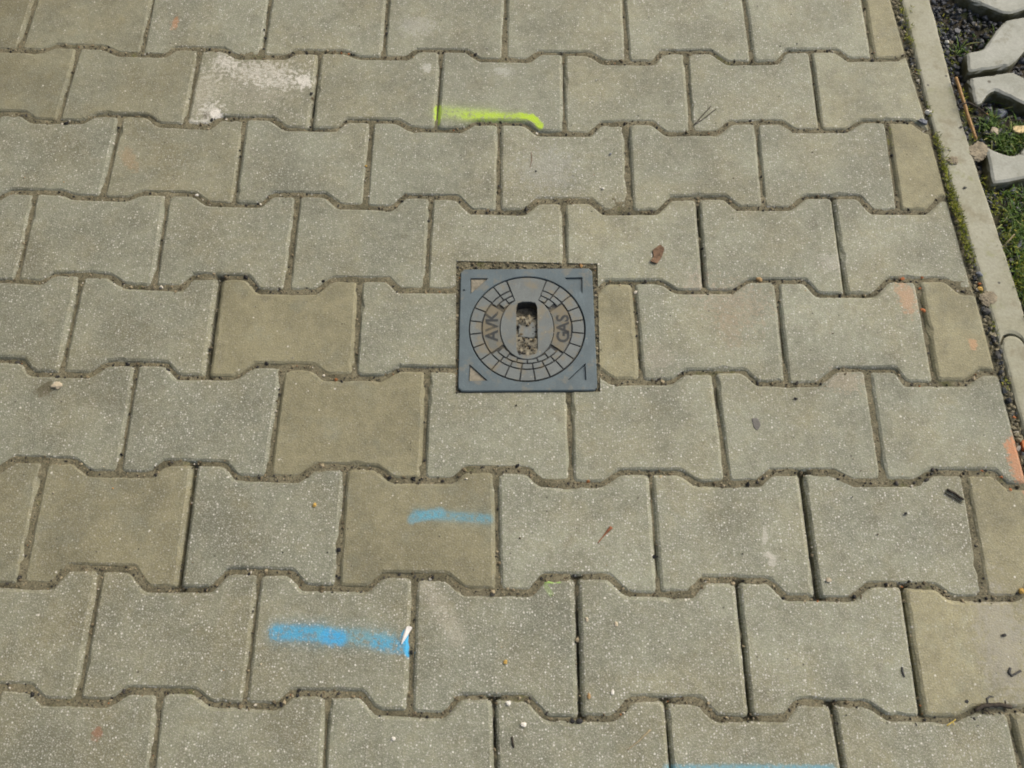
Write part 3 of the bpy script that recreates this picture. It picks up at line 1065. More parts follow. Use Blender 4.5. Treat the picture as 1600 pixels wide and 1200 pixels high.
for far_stone in (True, False):
    rnd = random.Random(3 + far_stone)
    V, F = [], []
    nu, nv = len(PROF), 150
    for j in range(nv + 1):
        w = (j / nv)
        for u, dz in PROF:
            x0 = kx(JY, u)
            if far_stone:
                ye = JY + tongue_y(x0, TR + .0016)
                y = ye + (1.6 - ye) * w ** 1.15
            else:
                ye = JY - .0022 + tongue_y(x0, TR - .0004)
                y = ye + (-1.4 - ye) * w ** 1.15
            edge_j = rnd.gauss(0, .0005) if u in (0.0, .03, .97, 1.0) else 0.0
            V.append((kx(y, u) + edge_j - .92, y, kerb_top + dz - (.0016 if j == 0 else 0) + .0008 * (float(fnoise(kx(y, u), y, 40., 7.)) - .5)))
    for j in range(nv):
        for i in range(nu - 1):
            q = (j * nu + i, j * nu + i + 1, (j + 1) * nu + i + 1, (j + 1) * nu + i)
            F.append(q if far_stone else q[::-1])
    # side and end walls
    rim = [j * nu for j in range(nv + 1)][::-1] + list(range(1, nu)) + [j * nu + nu - 1 for j in range(1, nv + 1)]
    off = len(V)
    V += [(V[i][0], V[i][1], -0.2) for i in rim]
    for i in range(len(rim) - 1):
        q = (rim[i], off + i, off + i + 1, rim[i + 1])
        F.append(q if far_stone else q[::-1])
    mesh_obj('kerb_stone', V, F, KERB_MAT, kerb)

# ------------------------------------------------------------------ soil and concrete grass pavers beyond the kerb
xs2 = np.arange(0.0, 0.42, 0.006)
ys2 = np.arange(-1.3, 1.5, 0.006)
GX, GY = np.meshgrid(xs2, ys2)
GX = GX + np.interp(GY, [a for a, b in KERB_L], [b for a, b in KERB_L]) + KERB_W - 0.01
gxl = GX - (np.interp(GY, [a for a, b in KERB_L], [b for a, b in KERB_L]) + KERB_W)
up = np.clip((0.30 - GY) / 0.12, 0, 1) * np.clip(1 - np.abs(gxl - .02) / .09, 0, 1)


def soil_height(X, Y):
    dist = X - (np.interp(Y, [a for a, b in KERB_L], [b for a, b in KERB_L]) + KERB_W)
    rise = np.clip((0.27 - Y) / 0.10, 0, 1)
    return -0.020 + 0.009 * rise + 0.008 * np.clip(1 - dist / .03, 0, 1) * (1 - rise) + 0.010 * (fnoise(X, Y, 16.0, 21.0) - 0.5) + 0.006 * (fnoise(X, Y, 70.0, 2.0) - 0.5)


GZ = soil_height(GX, GY)
nx, ny = len(xs2), len(ys2)
I = np.arange(nx * ny).reshape(ny, nx)
quads = np.stack([I[:-1, :-1], I[:-1, 1:], I[1:, 1:], I[1:, :-1]], -1).reshape(-1, 4)
soil = big_mesh('soil_bed', np.stack([GX, GY, GZ], -1).reshape(-1, 3), quads, SOIL_MAT, smooth=True)
tag(soil, kind='structure', label='dark soil bed beyond the kerb')


def V2(*a):
    return [Vector(p) for p in a]


TURF = [
    ('pale grass paver stone in the far right corner, above the dark gravel pocket',
     V2((.960, .632), (.990, .612), (1.022, .5935), (1.036, .5935), (1.062, .604), (1.10, .612), (1.16, .62), (1.16, .70), (1.10, .705), (1.03, .695), (.960, .68)), 0.0),
    ('pale grass paver stone whose arm slants away up beside the dark gravel pocket',
     V2((.9405, .4685), (.976, .4755), (1.012, .4825), (1.028, .499), (1.044, .519), (1.075, .545), (1.13, .55), (1.13, .602), (1.07, .593), (1.052, .588), (1.0225, .581), (.997, .551),
        (.9755, .520), (.967, .5165), (.9445, .5115)), 0.0),
    ('pale grass paver stone with its arm slanting down over the mossy pocket',
     V2((.9395, .4035), (.952, .4075), (.967, .4275), (.977, .4325), (.997, .4205), (1.018, .4055), (1.05, .383), (1.11, .375), (1.11, .425), (1.075, .432), (1.031, .459), (1.0145, .473),
        (.979, .4665), (.9395, .4595)), 0.0),
    ('pale grass paver stone beside the clod of mud, near the middle of the kerb',
     V2((.938, .2545), (.963, .260), (.988, .266), (1.03, .274), (1.10, .28), (1.10, .36), (1.045, .365), (1.016, .343), (1.000, .3245), (.990, .3125), (.9785, .3085), (.960, .3155), (.941, .3265)), 0.0),
]
for lb, poly, dz in TURF:
    if area2(poly) < 0:
        poly = poly[::-1]
    c = sum(poly, Vector((0, 0))) / len(poly)
    rnd = random.Random(int(c.y * 1000))
    v, f = rounded_rings([p - c for p in poly], [(0, -0.075), (0, -.006), (.0016, -.0022), (.0050, 0.0)], 0.006, 0.010, 0.0004, rnd)
    o = mesh_obj('grass_paver', v, f, TURF_MAT, None, (c.x, c.y, 0.002 + dz))
    tag(o, lb, 'grass paver', 'concrete grass pavers beyond the kerb')
TURF_POLY = [p for _, p, _ in TURF]


def free_of_turf(x, y, pad=0.0):
    return not any(in_poly(p, Vector((x, y))) for p in TURF_POLY)


# gravel in the pockets and along the kerb
P_, S_ = [], []
for _ in range(9500):
    y = random.uniform(-0.30, 0.78)
    x = interp(KERB_L, y) + KERB_W + random.uniform(0.002, 0.24)
    if not free_of_turf(x, y):
        continue
    dens = 1.0 if y > 0.42 else 0.55
    if random.random() > dens:
        continue
    s = min(.016, .0052 * math.exp(random.gauss(0, .38)))
    P_.append((x, y, 0))
    S_.append(s)
P_, S_ = np.array(P_), np.array(S_)
P_[:, 2] = soil_height(P_[:, 0], P_[:, 1]) + S_ * rng.uniform(0.1, 0.6, len(S_))
v, f = rocks(P_, S_, 0.22)
gravel = big_mesh('gravel', v, f, GRAVEL_MAT)
tag(gravel, kind='stuff', label='dark basalt gravel between the grass pavers and the kerb', cat='gravel')

# grit in the slot between pavers and kerb
P_, S_ = [], []
for _ in range(1500):
    y = random.uniform(-0.42, 0.68)
    a, b = interp(PAVE_R, y), interp(KERB_L, y)
    x = random.uniform(a + .0005, b - .0005)
    s = min(.013, .0036 * math.exp(random.gauss(0, .55)))
    P_.append((x, y, 0))
    S_.append(min(s, (b - a) * .8))
P_, S_ = np.array(P_), np.array(S_)
P_[:, 2] = sand_height(P_[:, 0], P_[:, 1]) + S_ * rng.uniform(0.0, 0.45, len(S_))
v, f = rocks(P_, S_, 0.22)
EDGE_MAT = island_material('edge_grit', [(0, (0.04, 0.043, 0.045)), (0.16, (0.09, 0.095, 0.095)), (0.30, (0.15, 0.135, 0.085)), (0.58, (0.235, 0.21, 0.135)), (0.85, (0.32, 0.29, 0.20)),
                                         (0.965, (0.34, 0.13, 0.05)), (0.978, (0.60, 0.56, 0.46))])
edge_grit = big_mesh('edge_grit', v, f, EDGE_MAT)
tag(edge_grit, kind='stuff', label='grit and crumbs filling the slot between pavers and kerb', cat='grit')


# moss cushions
def moss_clump(cx, cy, rx, ry, h, n):
    th, rr = rng.uniform(0, 2 * np.pi, n), np.sqrt(rng.uniform(0, 1, n))
    x, y = cx + rx * rr * np.cos(th), cy + ry * rr * np.sin(th)
    zz = h * np.sqrt(1 - rr ** 2 * .95)
    return np.column_stack([x, y, zz])


M = []
for y in np.concatenate([rng.uniform(0.12, 0.345, 80), rng.uniform(0.52, 0.62, 12), rng.uniform(-0.1, 0.12, 5), rng.uniform(.38, .5, 3)]):
    x = random.uniform(interp(PAVE_R, y) + .002, interp(KERB_L, y) - .001)
    r = random.uniform(.003, .008)
    c = moss_clump(x, y, r, r * random.uniform(1, 2.2), r * .7, int(26000 * r * r * 4) + 8)
    c[:, 2] += -.0005
    M.append(c)
for px_, py_, r in ((1478, 243, .010), (1490, 322, .008), (1497, 333, .010), (1503, 362, .009), (1508, 392, .010), (1480, 255, .009), (1489, 300, .007), (1421, 45, .007), (1424, 15, .005),
                    (1388, 205, .004), (1390, 225, .004), (1505, 350, .008)):
    q = at(px_, py_)
    c = moss_clump(q.x, q.y, r * .7, r * 1.5, r * .8, int(26000 * r * r * 4) + 8)
    c[:, 2] += .000
    M.append(c)
for _ in range(60):
    y = random.uniform(-.05, .6)
    x = interp(KERB_L, y) + KERB_W + (random.uniform(0.0, .022) if random.random() < .6 else random.uniform(.02, .12))
    if not free_of_turf(x, y):
        continue
    r = random.uniform(.004, .011)
    c = moss_clump(x, y, r, r * 1.3, r * .6, int(18000 * r * r * 4) + 6)
    c[:, 2] += float(soil_height(x, y)) + .006
    M.append(c)
for _ in range(70):
    y = random.uniform(-.06, .27)
    x = interp(KERB_L, y) + KERB_W + abs(random.gauss(.004, .016))
    r = random.uniform(.004, .010)
    c = moss_clump(x, y, r, r * 1.4, r * .7, int(20000 * r * r * 4) + 6)
    c[:, 2] += float(soil_height(x, y)) + .009
    M.append(c)
M = np.concatenate(M)
n = len(M)
v, f = blades(M, rng.uniform(.002, .0052, n), rng.uniform(.0011, .0022, n), 1.3, 1)
moss = big_mesh('moss', v, f, MOSS_MAT)
tag(moss, kind='stuff', label='yellow green moss in the slots on both sides of the kerb', cat='moss')

# grass
G_ = []
for px_, py_, sp, cnt in ((1575, 300, .012, 40), (1582, 345, .015, 120), (1586, 372, .016, 170), (1592, 400, .016, 190), (1598, 425, .016, 190), (1599, 300, .02, 60), (1570, 262, .006, 0), (1598, 450, .013, 120),
                          (1562, 232, .008, 26), (1550, 190, .010, 70), (1580, 222, .016, 190), (1597, 232, .014, 120), (1565, 225, .012, 90), (1492, 82, .006, 26), (1512, 85, .008, 16), (1530, 80, .012, 20),
                          (1600, 212, .016, 90), (1545, 205, .010, 60), (1560, 150, .014, 40), (1512, 150, .008, 20), (1555, 70, .012, 24), (1580, 330, .02, 60), (1595, 360, .02, 70),
                          (1620, 480, .03, 220), (1650, 560, .04, 260), (1660, 380, .04, 220), (1680, 700, .05, 260), (1635, 440, .03, 200)):
    q = at(px_, py_, -.02)
    for _ in range(cnt):
        x, y = q.x + random.gauss(0, sp * .7), q.y + random.gauss(0, sp)
        if x < interp(KERB_L, y) + KERB_W + .002 or not free_of_turf(x, y):
            continue
        G_.append((x, y, float(soil_height(x, y))))
G_ = np.array(G_)
n = len(G_)
v, f = blades(G_, rng.uniform(.008, .024, n), rng.uniform(.0012, .0026, n), 1.2, 4)
grass = big_mesh('grass', v, f, GRASS_MAT)
tag(grass, kind='stuff', label='short green grass growing between the grass pavers', cat='grass')


# ------------------------------------------------------------------ gas valve cover
def plastic(name, base, dirt, amount):
    t = NT(name)
    c = t.mix(t.rng(t.noise(35.0, 4.0, 0.6), 0.3, 0.7), tuple(x * .92 for x in base), tuple(x * 1.08 for x in base))
    c = t.scale(c, t.rng(t.noise(500.0, 3.0, 0.7), 0.25, 0.75, 0.90, 1.10))
    mk = t.math('MULTIPLY', t.rng(t.noise(48.0, 5.0, 0.68), 0.62 - amount * .3, 0.72 - amount * .22), min(1.0, .35 + amount))
    c = t.mix(mk, c, dirt)
    sc_ = t.math('MULTIPLY', t.rng(t.noise(110.0, 6.0, 0.75, t.vmath('MULTIPLY', t.pos(), (1, .35, 1))), 0.56, 0.68), 0.4)
    c = t.mix(sc_, c, tuple(x * 1.5 for x in base))
    v = t.voronoi(260.0)
    s = t.n('ShaderNodeSeparateColor')
    t.put(s.inputs[0], v.outputs['Color'])
    c = t.mix(t.math('MULTIPLY', t.rng(s.outputs[0], .955, .965), t.rng(v.outputs['Distance'], .3, .12)), c, (.30, .28, .22))
    t.bump(t.noise(600.0, 3.0), .25, .0005)
    t.bsdf.inputs['Roughness'].default_value = 0.55
    return t.color(c)


FRAME_MAT = plastic('cover_frame_plastic', (0.108, 0.142, 0.154), (0.18, 0.178, 0.145), 0.30)
LID_MAT = plastic('cover_lid_plastic', (0.155, 0.174, 0.168), (0.20, 0.18, 0.125), 0.42)
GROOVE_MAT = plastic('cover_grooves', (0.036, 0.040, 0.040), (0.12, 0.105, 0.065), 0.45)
FIELD_MAT = plastic('cover_field_dirty', (0.13, 0.138, 0.122), (0.175, 0.155, 0.105), 0.75)
PALE_DIRT = simple_mat('pale_dirt', (0.25, 0.23, 0.175), .25, 200, .9)
cover = empty('valve_cover', (PLATE_C.x, PLATE_C.y, 0.0), PLATE_RZ)
tag(cover, 'square blue grey gas valve cover with round patterned lid set among the pavers', 'valve cover')
ZP = 0.0035
HS, CR, LR = PLATE_S / 2, 0.0068, 0.0806
# frame: rounded square with a round opening
N_ = 128
outer, inner = [], []
for i in range(N_):
    a = 2 * math.pi * (i + .5) / N_
    d = Vector((math.cos(a), math.sin(a)))
    k = HS / max(abs(d.x), abs(d.y))
    p = d * k
    lim = HS - CR
    if abs(p.x) > lim and abs(p.y) > lim:
        cc = Vector((math.copysign(lim, p.x), math.copysign(lim, p.y)))
        bq = d.dot(cc)
        p = d * (bq + math.sqrt(max(0, bq * bq - cc.length_squared + CR * CR)))
    outer.append(p)
    inner.append(d * (LR + .0013))
verts, faces = [], []
ringz = [(outer, -.05, 1), (outer, ZP - .0012, 1), (outer, ZP, .9885), (inner, ZP, 1.009), (inner, ZP - .0008, 1), (inner, -.05, 1)]
for q, z_, k in ringz:
    verts += [(p.x * k, p.y * k, z_) for p in q]
nr = len(ringz)
for r_ in range(nr):
    for i in range(N_):
        j = (i + 1) % N_
        a, b = r_ * N_, ((r_ + 1) % nr) * N_
        faces.append((a + i, a + j, b + j, b + i))
frame = mesh_obj('frame', verts, faces, FRAME_MAT, cover)
cutters = []
for sx, sy in ((-1, 1), (1, 1), (-1, -1), (1, -1)):
    t3 = [Vector((sx * .0805, sy * .0800)), Vector((sx * .0545, sy * .0795)), Vector((sx * .0800, sy * .0545))]
    if area2(t3) < 0:
        t3 = t3[::-1]
    v, f = prism(t3, [(0, ZP - .0050), (0, ZP + .01)], cap_bottom=True)
    cutters.append(mesh_obj('cutter', v, f, FIELD_MAT, cover))
v, f = prism([Vector((-.0895 + .0016 * math.cos(a), .0605 + .0016 * math.sin(a))) for a in np.linspace(0, 2 * math.pi, 10, endpoint=False)], [(0, ZP - .003), (0, ZP + .01)], cap_bottom=True)
cutters.append(mesh_obj('cutter', v, f, FIELD_MAT, cover))
bpy.context.view_layer.update()
cut(frame, cutters)
for c_ in cutters:
    drop(c_)
for sx, sy, k, mt in ((-1, 1, 1.1, PALE_DIRT), (1, 1, .8, FRAME_MAT), (-1, -1, 1.0, PALE_DIRT), (1, -1, .8, FRAME_MAT)):
    t3 = [Vector((sx * .0800, sy * .0795)), Vector((sx * .0560, sy * .0790)), Vector((sx * .0795, sy * .0560))]
    if area2(t3) < 0:
        t3 = t3[::-1]
    v, f = prism(t3, [(0, ZP - .0048), (.0006, ZP - .0048 + .0024 * k)])
    mesh_obj('recess_floor', v, f, mt, cover)

# lid
SW, SL = 0.0150, 0.0415
slot = roundoff([Vector((-SW, -SL)), Vector((SW, -SL)), Vector((SW, SL)), Vector((-SW, SL))], 0.009)
v, f = prism(slot, [(0, -.040), (0, ZP + .02)], cap_bottom=True)
slot_cut = mesh_obj('cutter', v, f, LID_MAT, cover)
FZ = ZP - .0032
disc = [Vector((LR * math.cos(a), LR * math.sin(a))) for a in np.linspace(0, 2 * math.pi, 120, endpoint=False)]
v, f = prism(disc, [(0, -.045), (0, FZ)], cap_bottom=True)
lid = mesh_obj('lid', v, f, GROOVE_MAT, cover)
EX, EY = 0.0372, 0.0480
A0, A1 = R(69), R(111)


def er(a):
    return 1 / math.sqrt((math.cos(a) / EX) ** 2 + (math.sin(a) / EY) ** 2)


hub = []
for a in np.linspace(A1, A0 + 2 * math.pi, 90):
    hub.append(Vector((er(a) * math.cos(a), er(a) * math.sin(a))))
for a in np.linspace(A0 + .014, A1 - .014, 14):
    hub.append(Vector(((LR - .0008) * math.cos(a), (LR - .0008) * math.sin(a))))
v, f = prism(hub, [(0, FZ - .003), (0, ZP - .0006), (.0005, ZP - .0001)], cap_bottom=True)
hubo = mesh_obj('hub', v, f, LID_MAT, lid)
bpy.context.view_layer.update()
cut(lid, [slot_cut])
cut(hubo, [slot_cut])
drop(slot_cut)


def block(r0, r1, a0, a1, gap=.0015):
    n = 4
    p = []
    for i in range(n + 1):
        rr = r0 + gap
        g_ = gap / rr
        a = a0 + g_ + (a1 - a0 - 2 * g_) * i / n
        p.append(Vector((rr * math.cos(a), rr * math.sin(a))))
    for i in range(n, -1, -1):
        rr = r1 - gap
        g_ = gap / rr
        a = a0 + g_ + (a1 - a0 - 2 * g_) * i / n
        p.append(Vector((rr * math.cos(a), rr * math.sin(a))))
    v, f = prism(p, [(0, FZ - .001), (0, ZP - .0008), (.0005, ZP - .0002)])
    return mesh_obj('relief_block', v, f, LID_MAT, lid)


def spans(a0, a1, step):
    k = max(1, round((a1 - a0) / step))
    return [(R(a0 + (a1 - a0) * i / k), R(a0 + (a1 - a0) * (i + 1) / k)) for i in range(k)]


for a, b in spans(111, 429, 15.0):
    block(.0632, LR + .0002, a, b)
for a, b in spans(111, 142, 15.5) + spans(38, 69, 15.5) + spans(219, 321, 14.5):
    block(.0545, .0632, a, b)
for a, b in spans(111, 136, 12.5) + spans(44, 69, 12.5) + spans(222, 318, 16):
    rr = max(er(a), er(b), er((a + b) / 2))
    if .0545 - rr > .004:
        block(rr + .0002, .0545, a, b)


def field(a0, a1):
    p = [Vector((er(a) * 1.035 * math.cos(a), er(a) * 1.035 * math.sin(a))) for a in np.linspace(R(a0), R(a1), 16)]
    p += [Vector((.0620 * math.cos(a), .0620 * math.sin(a))) for a in np.linspace(R(a1), R(a0), 16)]
    v, f = prism(p, [(0, FZ - .001), (0, ZP - .0010)])
    mesh_obj('text_field', v, f, FIELD_MAT, lid)


field(143.5, 216.5)
field(-36.5, 36.5)


def letters(txt, size, cx, cy, gapx):
    x = cy - gapx * (len(txt) - 1) / 2
    for i, ch in enumerate(txt):
        cu = bpy.data.curves.new('letter', 'FONT')
        cu.body = ch
        cu.size = size
        cu.align_x = 'CENTER'
        cu.extrude = .0009
        cu.offset = .0006
        cu.resolution_u = 4
        o = bpy.data.objects.new('letter', cu)
        COL.objects.link(o)
        dg = bpy.context.evaluated_depsgraph_get()
        me = bpy.data.meshes.new_from_object(o.evaluated_get(dg))
        bpy.data.objects.remove(o)
        bpy.data.curves.remove(cu)
        me.materials.clear()
        me.materials.append(GROOVE_MAT)  # dark colour imitates the shadowed outlines of the letters
        lo = link(bpy.data.objects.new('letter', me), lid)
        lo.location = (cx, x + gapx * i, ZP - .0016)
        lo.rotation_euler = (0, 0, math.pi / 2)


letters('GAS', .0245, .0585, 0.0005, .0145)
letters('AVK', .0245, -.0410, 0.0030, .0145)

# crumbs along the cut edge round the cover
P_ = []
for _ in range(330):
    side = random.random()
    u_ = random.uniform(-.102, .102)
    q = plate_pt(u_, random.uniform(.0955, .109)) if side < .5 else (plate_pt(random.uniform(.0955, .1025), u_) if side < .8 else plate_pt(random.uniform(-.101, -.0955), u_))
    P_.append((q.x, q.y, -.001))
S_ = np.minimum(.006, .0014 * np.exp(np.abs(rng.normal(0, .7, len(P_)))))
v, f = rocks(np.array(P_), S_, .25)
COLLAR_MAT = island_material('collar_crumbs', [(0, (0.05, 0.048, 0.04)), (0.2, (0.13, 0.11, 0.07)), (0.5, (0.22, 0.19, 0.12)), (0.8, (0.32, 0.28, 0.19)), (0.95, (0.40, 0.24, 0.10))])
cc = big_mesh('collar_crumbs', v, f, COLLAR_MAT, pavement)
tag(cc, kind='stuff')

# dirt and grit packed in the key slot
nx_, ny_ = 21, 49
X, Y = np.meshgrid(np.linspace(-SW - .001, SW + .001, nx_), np.linspace(-SL - .001, SL + .001, ny_))
Z = -.0036 + .005 * (fnoise(X, Y, 55.0, 31.0) - .5) + .005 * (fnoise(X, Y, 210.0, 2.0) - .5)
Z = Z + np.where(Y < -.012, .0050, 0) * np.clip((-.012 - Y) / .006, 0, 1) - .016 * np.clip((Y - .020) / .010, 0, 1) + .003 * np.clip(1 - np.abs(Y - .010) / .010, 0, 1)
I = np.arange(nx_ * ny_).reshape(ny_, nx_)
quads = np.stack([I[:-1, :-1], I[:-1, 1:], I[1:, 1:], I[1:, :-1]], -1).reshape(-1, 4)
DIRT_MAT = simple_mat('packed_dirt', (0.125, 0.115, 0.085), .4, 160, .9, (0.20, 0.185, 0.135), .9)
dirt = big_mesh('slot_dirt', np.stack([X, Y, Z], -1).reshape(-1, 3), quads, DIRT_MAT, cover, smooth=True)
v, f = prism(roundoff([Vector((-.0125, -.012)), Vector((.0120, -.014)), Vector((.0125, .011)), Vector((-.0120, .012))], .004, .004, .0006, random.Random(5)),
             [(0, -.012), (0, -.0022), (.0010, -.0010)])
mesh_obj('key_bar', v, f, LID_MAT, cover)
pts = np.column_stack([rng.uniform(-SW * .85, SW * .85, 90), rng.uniform(-SL * .95, SL * .6, 90)])
zz = np.array([Z[np.argmin(abs(Y[:, 0] - q[1])), np.argmin(abs(X[0] - q[0]))] for q in pts])
sz = np.minimum(.006, .0018 * np.exp(np.abs(rng.normal(0, .6, 90))))
v, f = rocks(np.column_stack([pts, zz + sz * .2]), sz)
sg = big_mesh('slot_grit', v, f, CRUMB_MAT, cover)
tag(sg, kind='stuff')


# ------------------------------------------------------------------ single loose things lying about
def stone(name, px_, py_, size_mm, mat, label, cat, asp=(1, .7, .5), rz=0, z=0.0, rough=.16, seed=0, group=None, base=None):
    q = at(px_, py_, z)
    rs = np.random.default_rng(seed + int(px_ * 7 + py_))
    bv, bf = base or (ICO1 if size_mm < 13 else ICO2)
    # low-frequency lumps so that the stone is angular but not spiky
    dirs = rs.normal(size=(7, 3))
    dirs /= np.linalg.norm(dirs, axis=1, keepdims=True)
    v = bv.copy()
    for d in dirs:
        lim = rs.uniform(.55, .9)
        pr = v @ d
        v = v - np.where(pr > lim, pr - lim, 0)[:, None] * d[None] * .9
    v = v * (1 + rs.normal(0, rough * (.8 if len(v) < 100 else .3), (len(v), 1)))
    size_mm = size_mm * .85
    v = v * np.array(asp) * size_mm / 2000.0
    v[:, 2] += size_mm / 2000.0 * asp[2] * .75
    o = mesh_obj(name, v, bf, mat, None, q)
    o.rotation_euler = (0, 0, R(rz))
    return tag(o, label, cat, group)


def clod(name, px_, py_, size_mm, h, label, rz=0, z=0.0):
    q = at(px_, py_, z)
    bv, bf = ICO3
    v = bv * np.array([1, .85, h])
    k = 1 + .95 * (fnoise(bv[:, 0] + px_, bv[:, 1] + bv[:, 2] * .7, 1.7, 4.0, 4) - .5) + .45 * (fnoise(bv[:, 0] + bv[:, 2], bv[:, 1] + py_, 9.0, 1.0, 2) - .5)
    v = v * k[:, None] * size_mm / 2000.0
    o = mesh_obj(name, v, bf, M_MUD, None, q)
    o.rotation_euler = (0, 0, R(rz))
    return tag(o, label, 'mud')


ICO3 = ico(4)


def tube(points, radii, sides=6):
    V, F = [], []
    n = len(points)
    for i, p in enumerate(points):
        d = (points[min(i + 1, n - 1)] - points[max(i - 1, 0)]).normalized()
        s = d.cross(Vector((0, 0, 1))).normalized()
        u = s.cross(d)
        for k in range(sides):
            a = 2 * math.pi * k / sides
            V.append(p + (s * math.cos(a) + u * math.sin(a)) * radii[i])
    for i in range(n - 1):
        for k in range(sides):
            j = (k + 1) % sides
            F.append((i * sides + k, i * sides + j, (i + 1) * sides + j, (i + 1) * sides + k))
    F.append(tuple(reversed(range(sides))))
    F.append(tuple(range((n - 1) * sides, n * sides)))
    return V, F


def twig(name, branches, mat, label, cat='twig', z=0.0, group=None, flat=1.0):
    """branches: lists of (px, py, radius mm[, height mm]) ; all one mesh"""
    V, F = [], []
    o0 = at(branches[0][0][0], branches[0][0][1], z)
    for br in branches:
        pts = [at(b[0], b[1], z) + Vector((0, 0, (b[3] / 1000 if len(b) > 3 else b[2] / 1000 * .9))) - o0 for b in br]
        # finer, slightly crooked
        pp, rr = [], []
        for i in range(len(pts) - 1):
            for s in range(4):
                w = s / 4
                p = pts[i].lerp(pts[i + 1], w)
                r_ = (br[i][2] * (1 - w) + br[i + 1][2] * w) / 1000
                pp.append(p + Vector((random.gauss(0, r_ * .10), random.gauss(0, r_ * .10), 0)))
                rr.append(r_ * random.uniform(.85, 1.15))
        pp.append(pts[-1])
        rr.append(br[-1][2] / 1000)
        v, f = tube(pp, rr)
        off = len(V)
        V += v
        F += [tuple(i + off for i in q) for q in f]
    o = mesh_obj(name, V, F, mat, None, o0, smooth=True)
    return tag(o, label, cat, group)


def flake(name, outline_px, thick_mm, mat, label, cat, z=0.0, curl=0.0, group=None):
    pts = [at(x, y, z) for x, y in outline_px]
    c = sum(pts, Vector()) / len(pts)
    poly = [(p - c).xy for p in pts]
    if area2(poly) < 0:
        poly = poly[::-1]
    poly = roundoff(poly, .002, .003)
    v, f = prism(poly, [(0, 0.0003), (0, thick_mm / 1000 * .8), (min(.0006, thick_mm / 2500), thick_mm / 1000)], cap_bottom=True)
    L = max(p.length for p in poly)
    v = [(x, y, zz + curl / 1000 * (x * x + y * y) / (L * L)) for x, y, zz in v]
    o = mesh_obj(name, v, f, mat, None, c)
    return tag(o, label, cat, group)


M_BLACK = simple_mat('black_stone', (0.022, 0.022, 0.022), .4, 300, .6)
M_DGREY = simple_mat('dark_grey_stone', (0.075, 0.075, 0.07), .3, 300, .7)
M_GREY = simple_mat('grey_flake', (0.16, 0.155, 0.14), .2, 300, .8)
M_BLUEG = simple_mat('blue_grey_stone', (0.16, 0.175, 0.20), .25, 150, .65)
M_WHITE = simple_mat('white_stone', (0.72, 0.70, 0.62), .12, 200, .6)
M_SHELL = simple_mat('white_chip', (0.80, 0.78, 0.74), .08, 200, .5)
M_CREAM = simple_mat('cream_stone', (0.46, 0.40, 0.29), .2, 200, .8)
M_TAN = simple_mat('tan_stone', (0.42, 0.28, 0.13), .3, 200, .8)
M_YELL = simple_mat('yellow_stone', (0.52, 0.34, 0.09), .3, 200, .8)
M_BRICK = simple_mat('orange_brick', (0.38, 0.14, 0.055), .35, 220, .9)
M_MUD = simple_mat('dry_mud', (0.27, 0.235, 0.165), .25, 110, .95, None, .9)
M_BARK = simple_mat('dark_bark', (0.050, 0.042, 0.032), .4, 260, .85)
M_PALEW = simple_mat('pale_wood', (0.40, 0.33, 0.20), .2, 260, .8)
M_REED = simple_mat('orange_reed', (0.36, 0.22, 0.09), .3, 160, .6)
M_STRAW = simple_mat('yellow_straw', (0.52, 0.40, 0.10), .2, 260, .7)
M_LEAF = simple_mat('brown_leaf', (0.16, 0.10, 0.06), .4, 200, .8)
M_REDLF = simple_mat('red_brown_leaf', (0.30, 0.12, 0.06), .3, 260, .8)
M_WOODC = simple_mat('fresh_wood_chip', (0.66, 0.52, 0.27), .15, 160, .75)

# on the stones
flake('paint_chip', [(645, 980), (636, 978), (631, 990), (628, 1001), (627, 1008), (632, 1001), (639, 990)], 1.8, M_SHELL, 'small white teardrop-shaped chip lying on the end of the bright blue paint stripe', 'chip', curl=1.2)
stone('pebble', 90, 603, 20, M_CREAM, 'pale cream stone stuck beside a dark patch near the left edge', 'pebble', (1, .75, .35), 10)
stone('pebble', 1185, 438, 12, M_TAN, 'tan pebble in the zigzag joint right of the valve cover', 'pebble', (1, .7, .6), 0, -.002)
stone('pebble', 492, 790, 9, M_YELL, 'orange yellow grain on the grey stone left of the faded blue stripe', 'pebble', (.7, 1, .5), -20)
stone('pebble', 308, 306, 8, M_WHITE, 'white pebble on the joint below the white-smeared stone', 'pebble', (1, .8, .6))
stone('pebble', 1449, 177, 15, M_WHITE, 'white pebble in the slot beside the kerb, level with the twig', 'pebble', (1, .6, .6), -15, -.002)
stone('pebble', 1446, 123, 8, M_WHITE, 'small white pebble in the far slot beside the kerb', 'pebble', (1, .6, .6), 0, -.002)
stone('pebble', 1479, 67, 11, M_WHITE, 'cream white pebble on the gravel where it meets the kerb', 'pebble', (1, .6, .6), 0, .0)
stone('pebble', 487, 147, 8, M_BLACK, 'round black pebble in the joint right of the white smear', 'pebble', (1, 1, .8), 0, -.001)
stone('pebble', 572, 260, 6, M_YELL, 'yellow grain in a short joint below the white smear', 'pebble', (1, .8, .6), 0, -.001)
stone('pebble', 1415, 803, 6, M_BLACK, 'tiny black pebble on the grey stone near the right edge', 'pebble', (1, .9, .7))
stone('pebble', 1568, 993, 10, M_BLACK, 'flat black pebble on the sandy stone at the right edge', 'pebble', (1, .55, .5), 5)
stone('pebble', 1509, 1096, 8, M_BLACK, 'black pebble at the left tip of the brown stick', 'pebble', (1, .8, .6), 0, -.001)
stone('pebble', 1595, 925, 11, M_YELL, 'yellow pebble on the joint at the right edge', 'pebble', (1, .9, .6))
stone('pebble', 1294, 907, 9, M_CREAM, 'cream pebble just above the zigzag joint at lower right', 'pebble', (1, .9, .5))
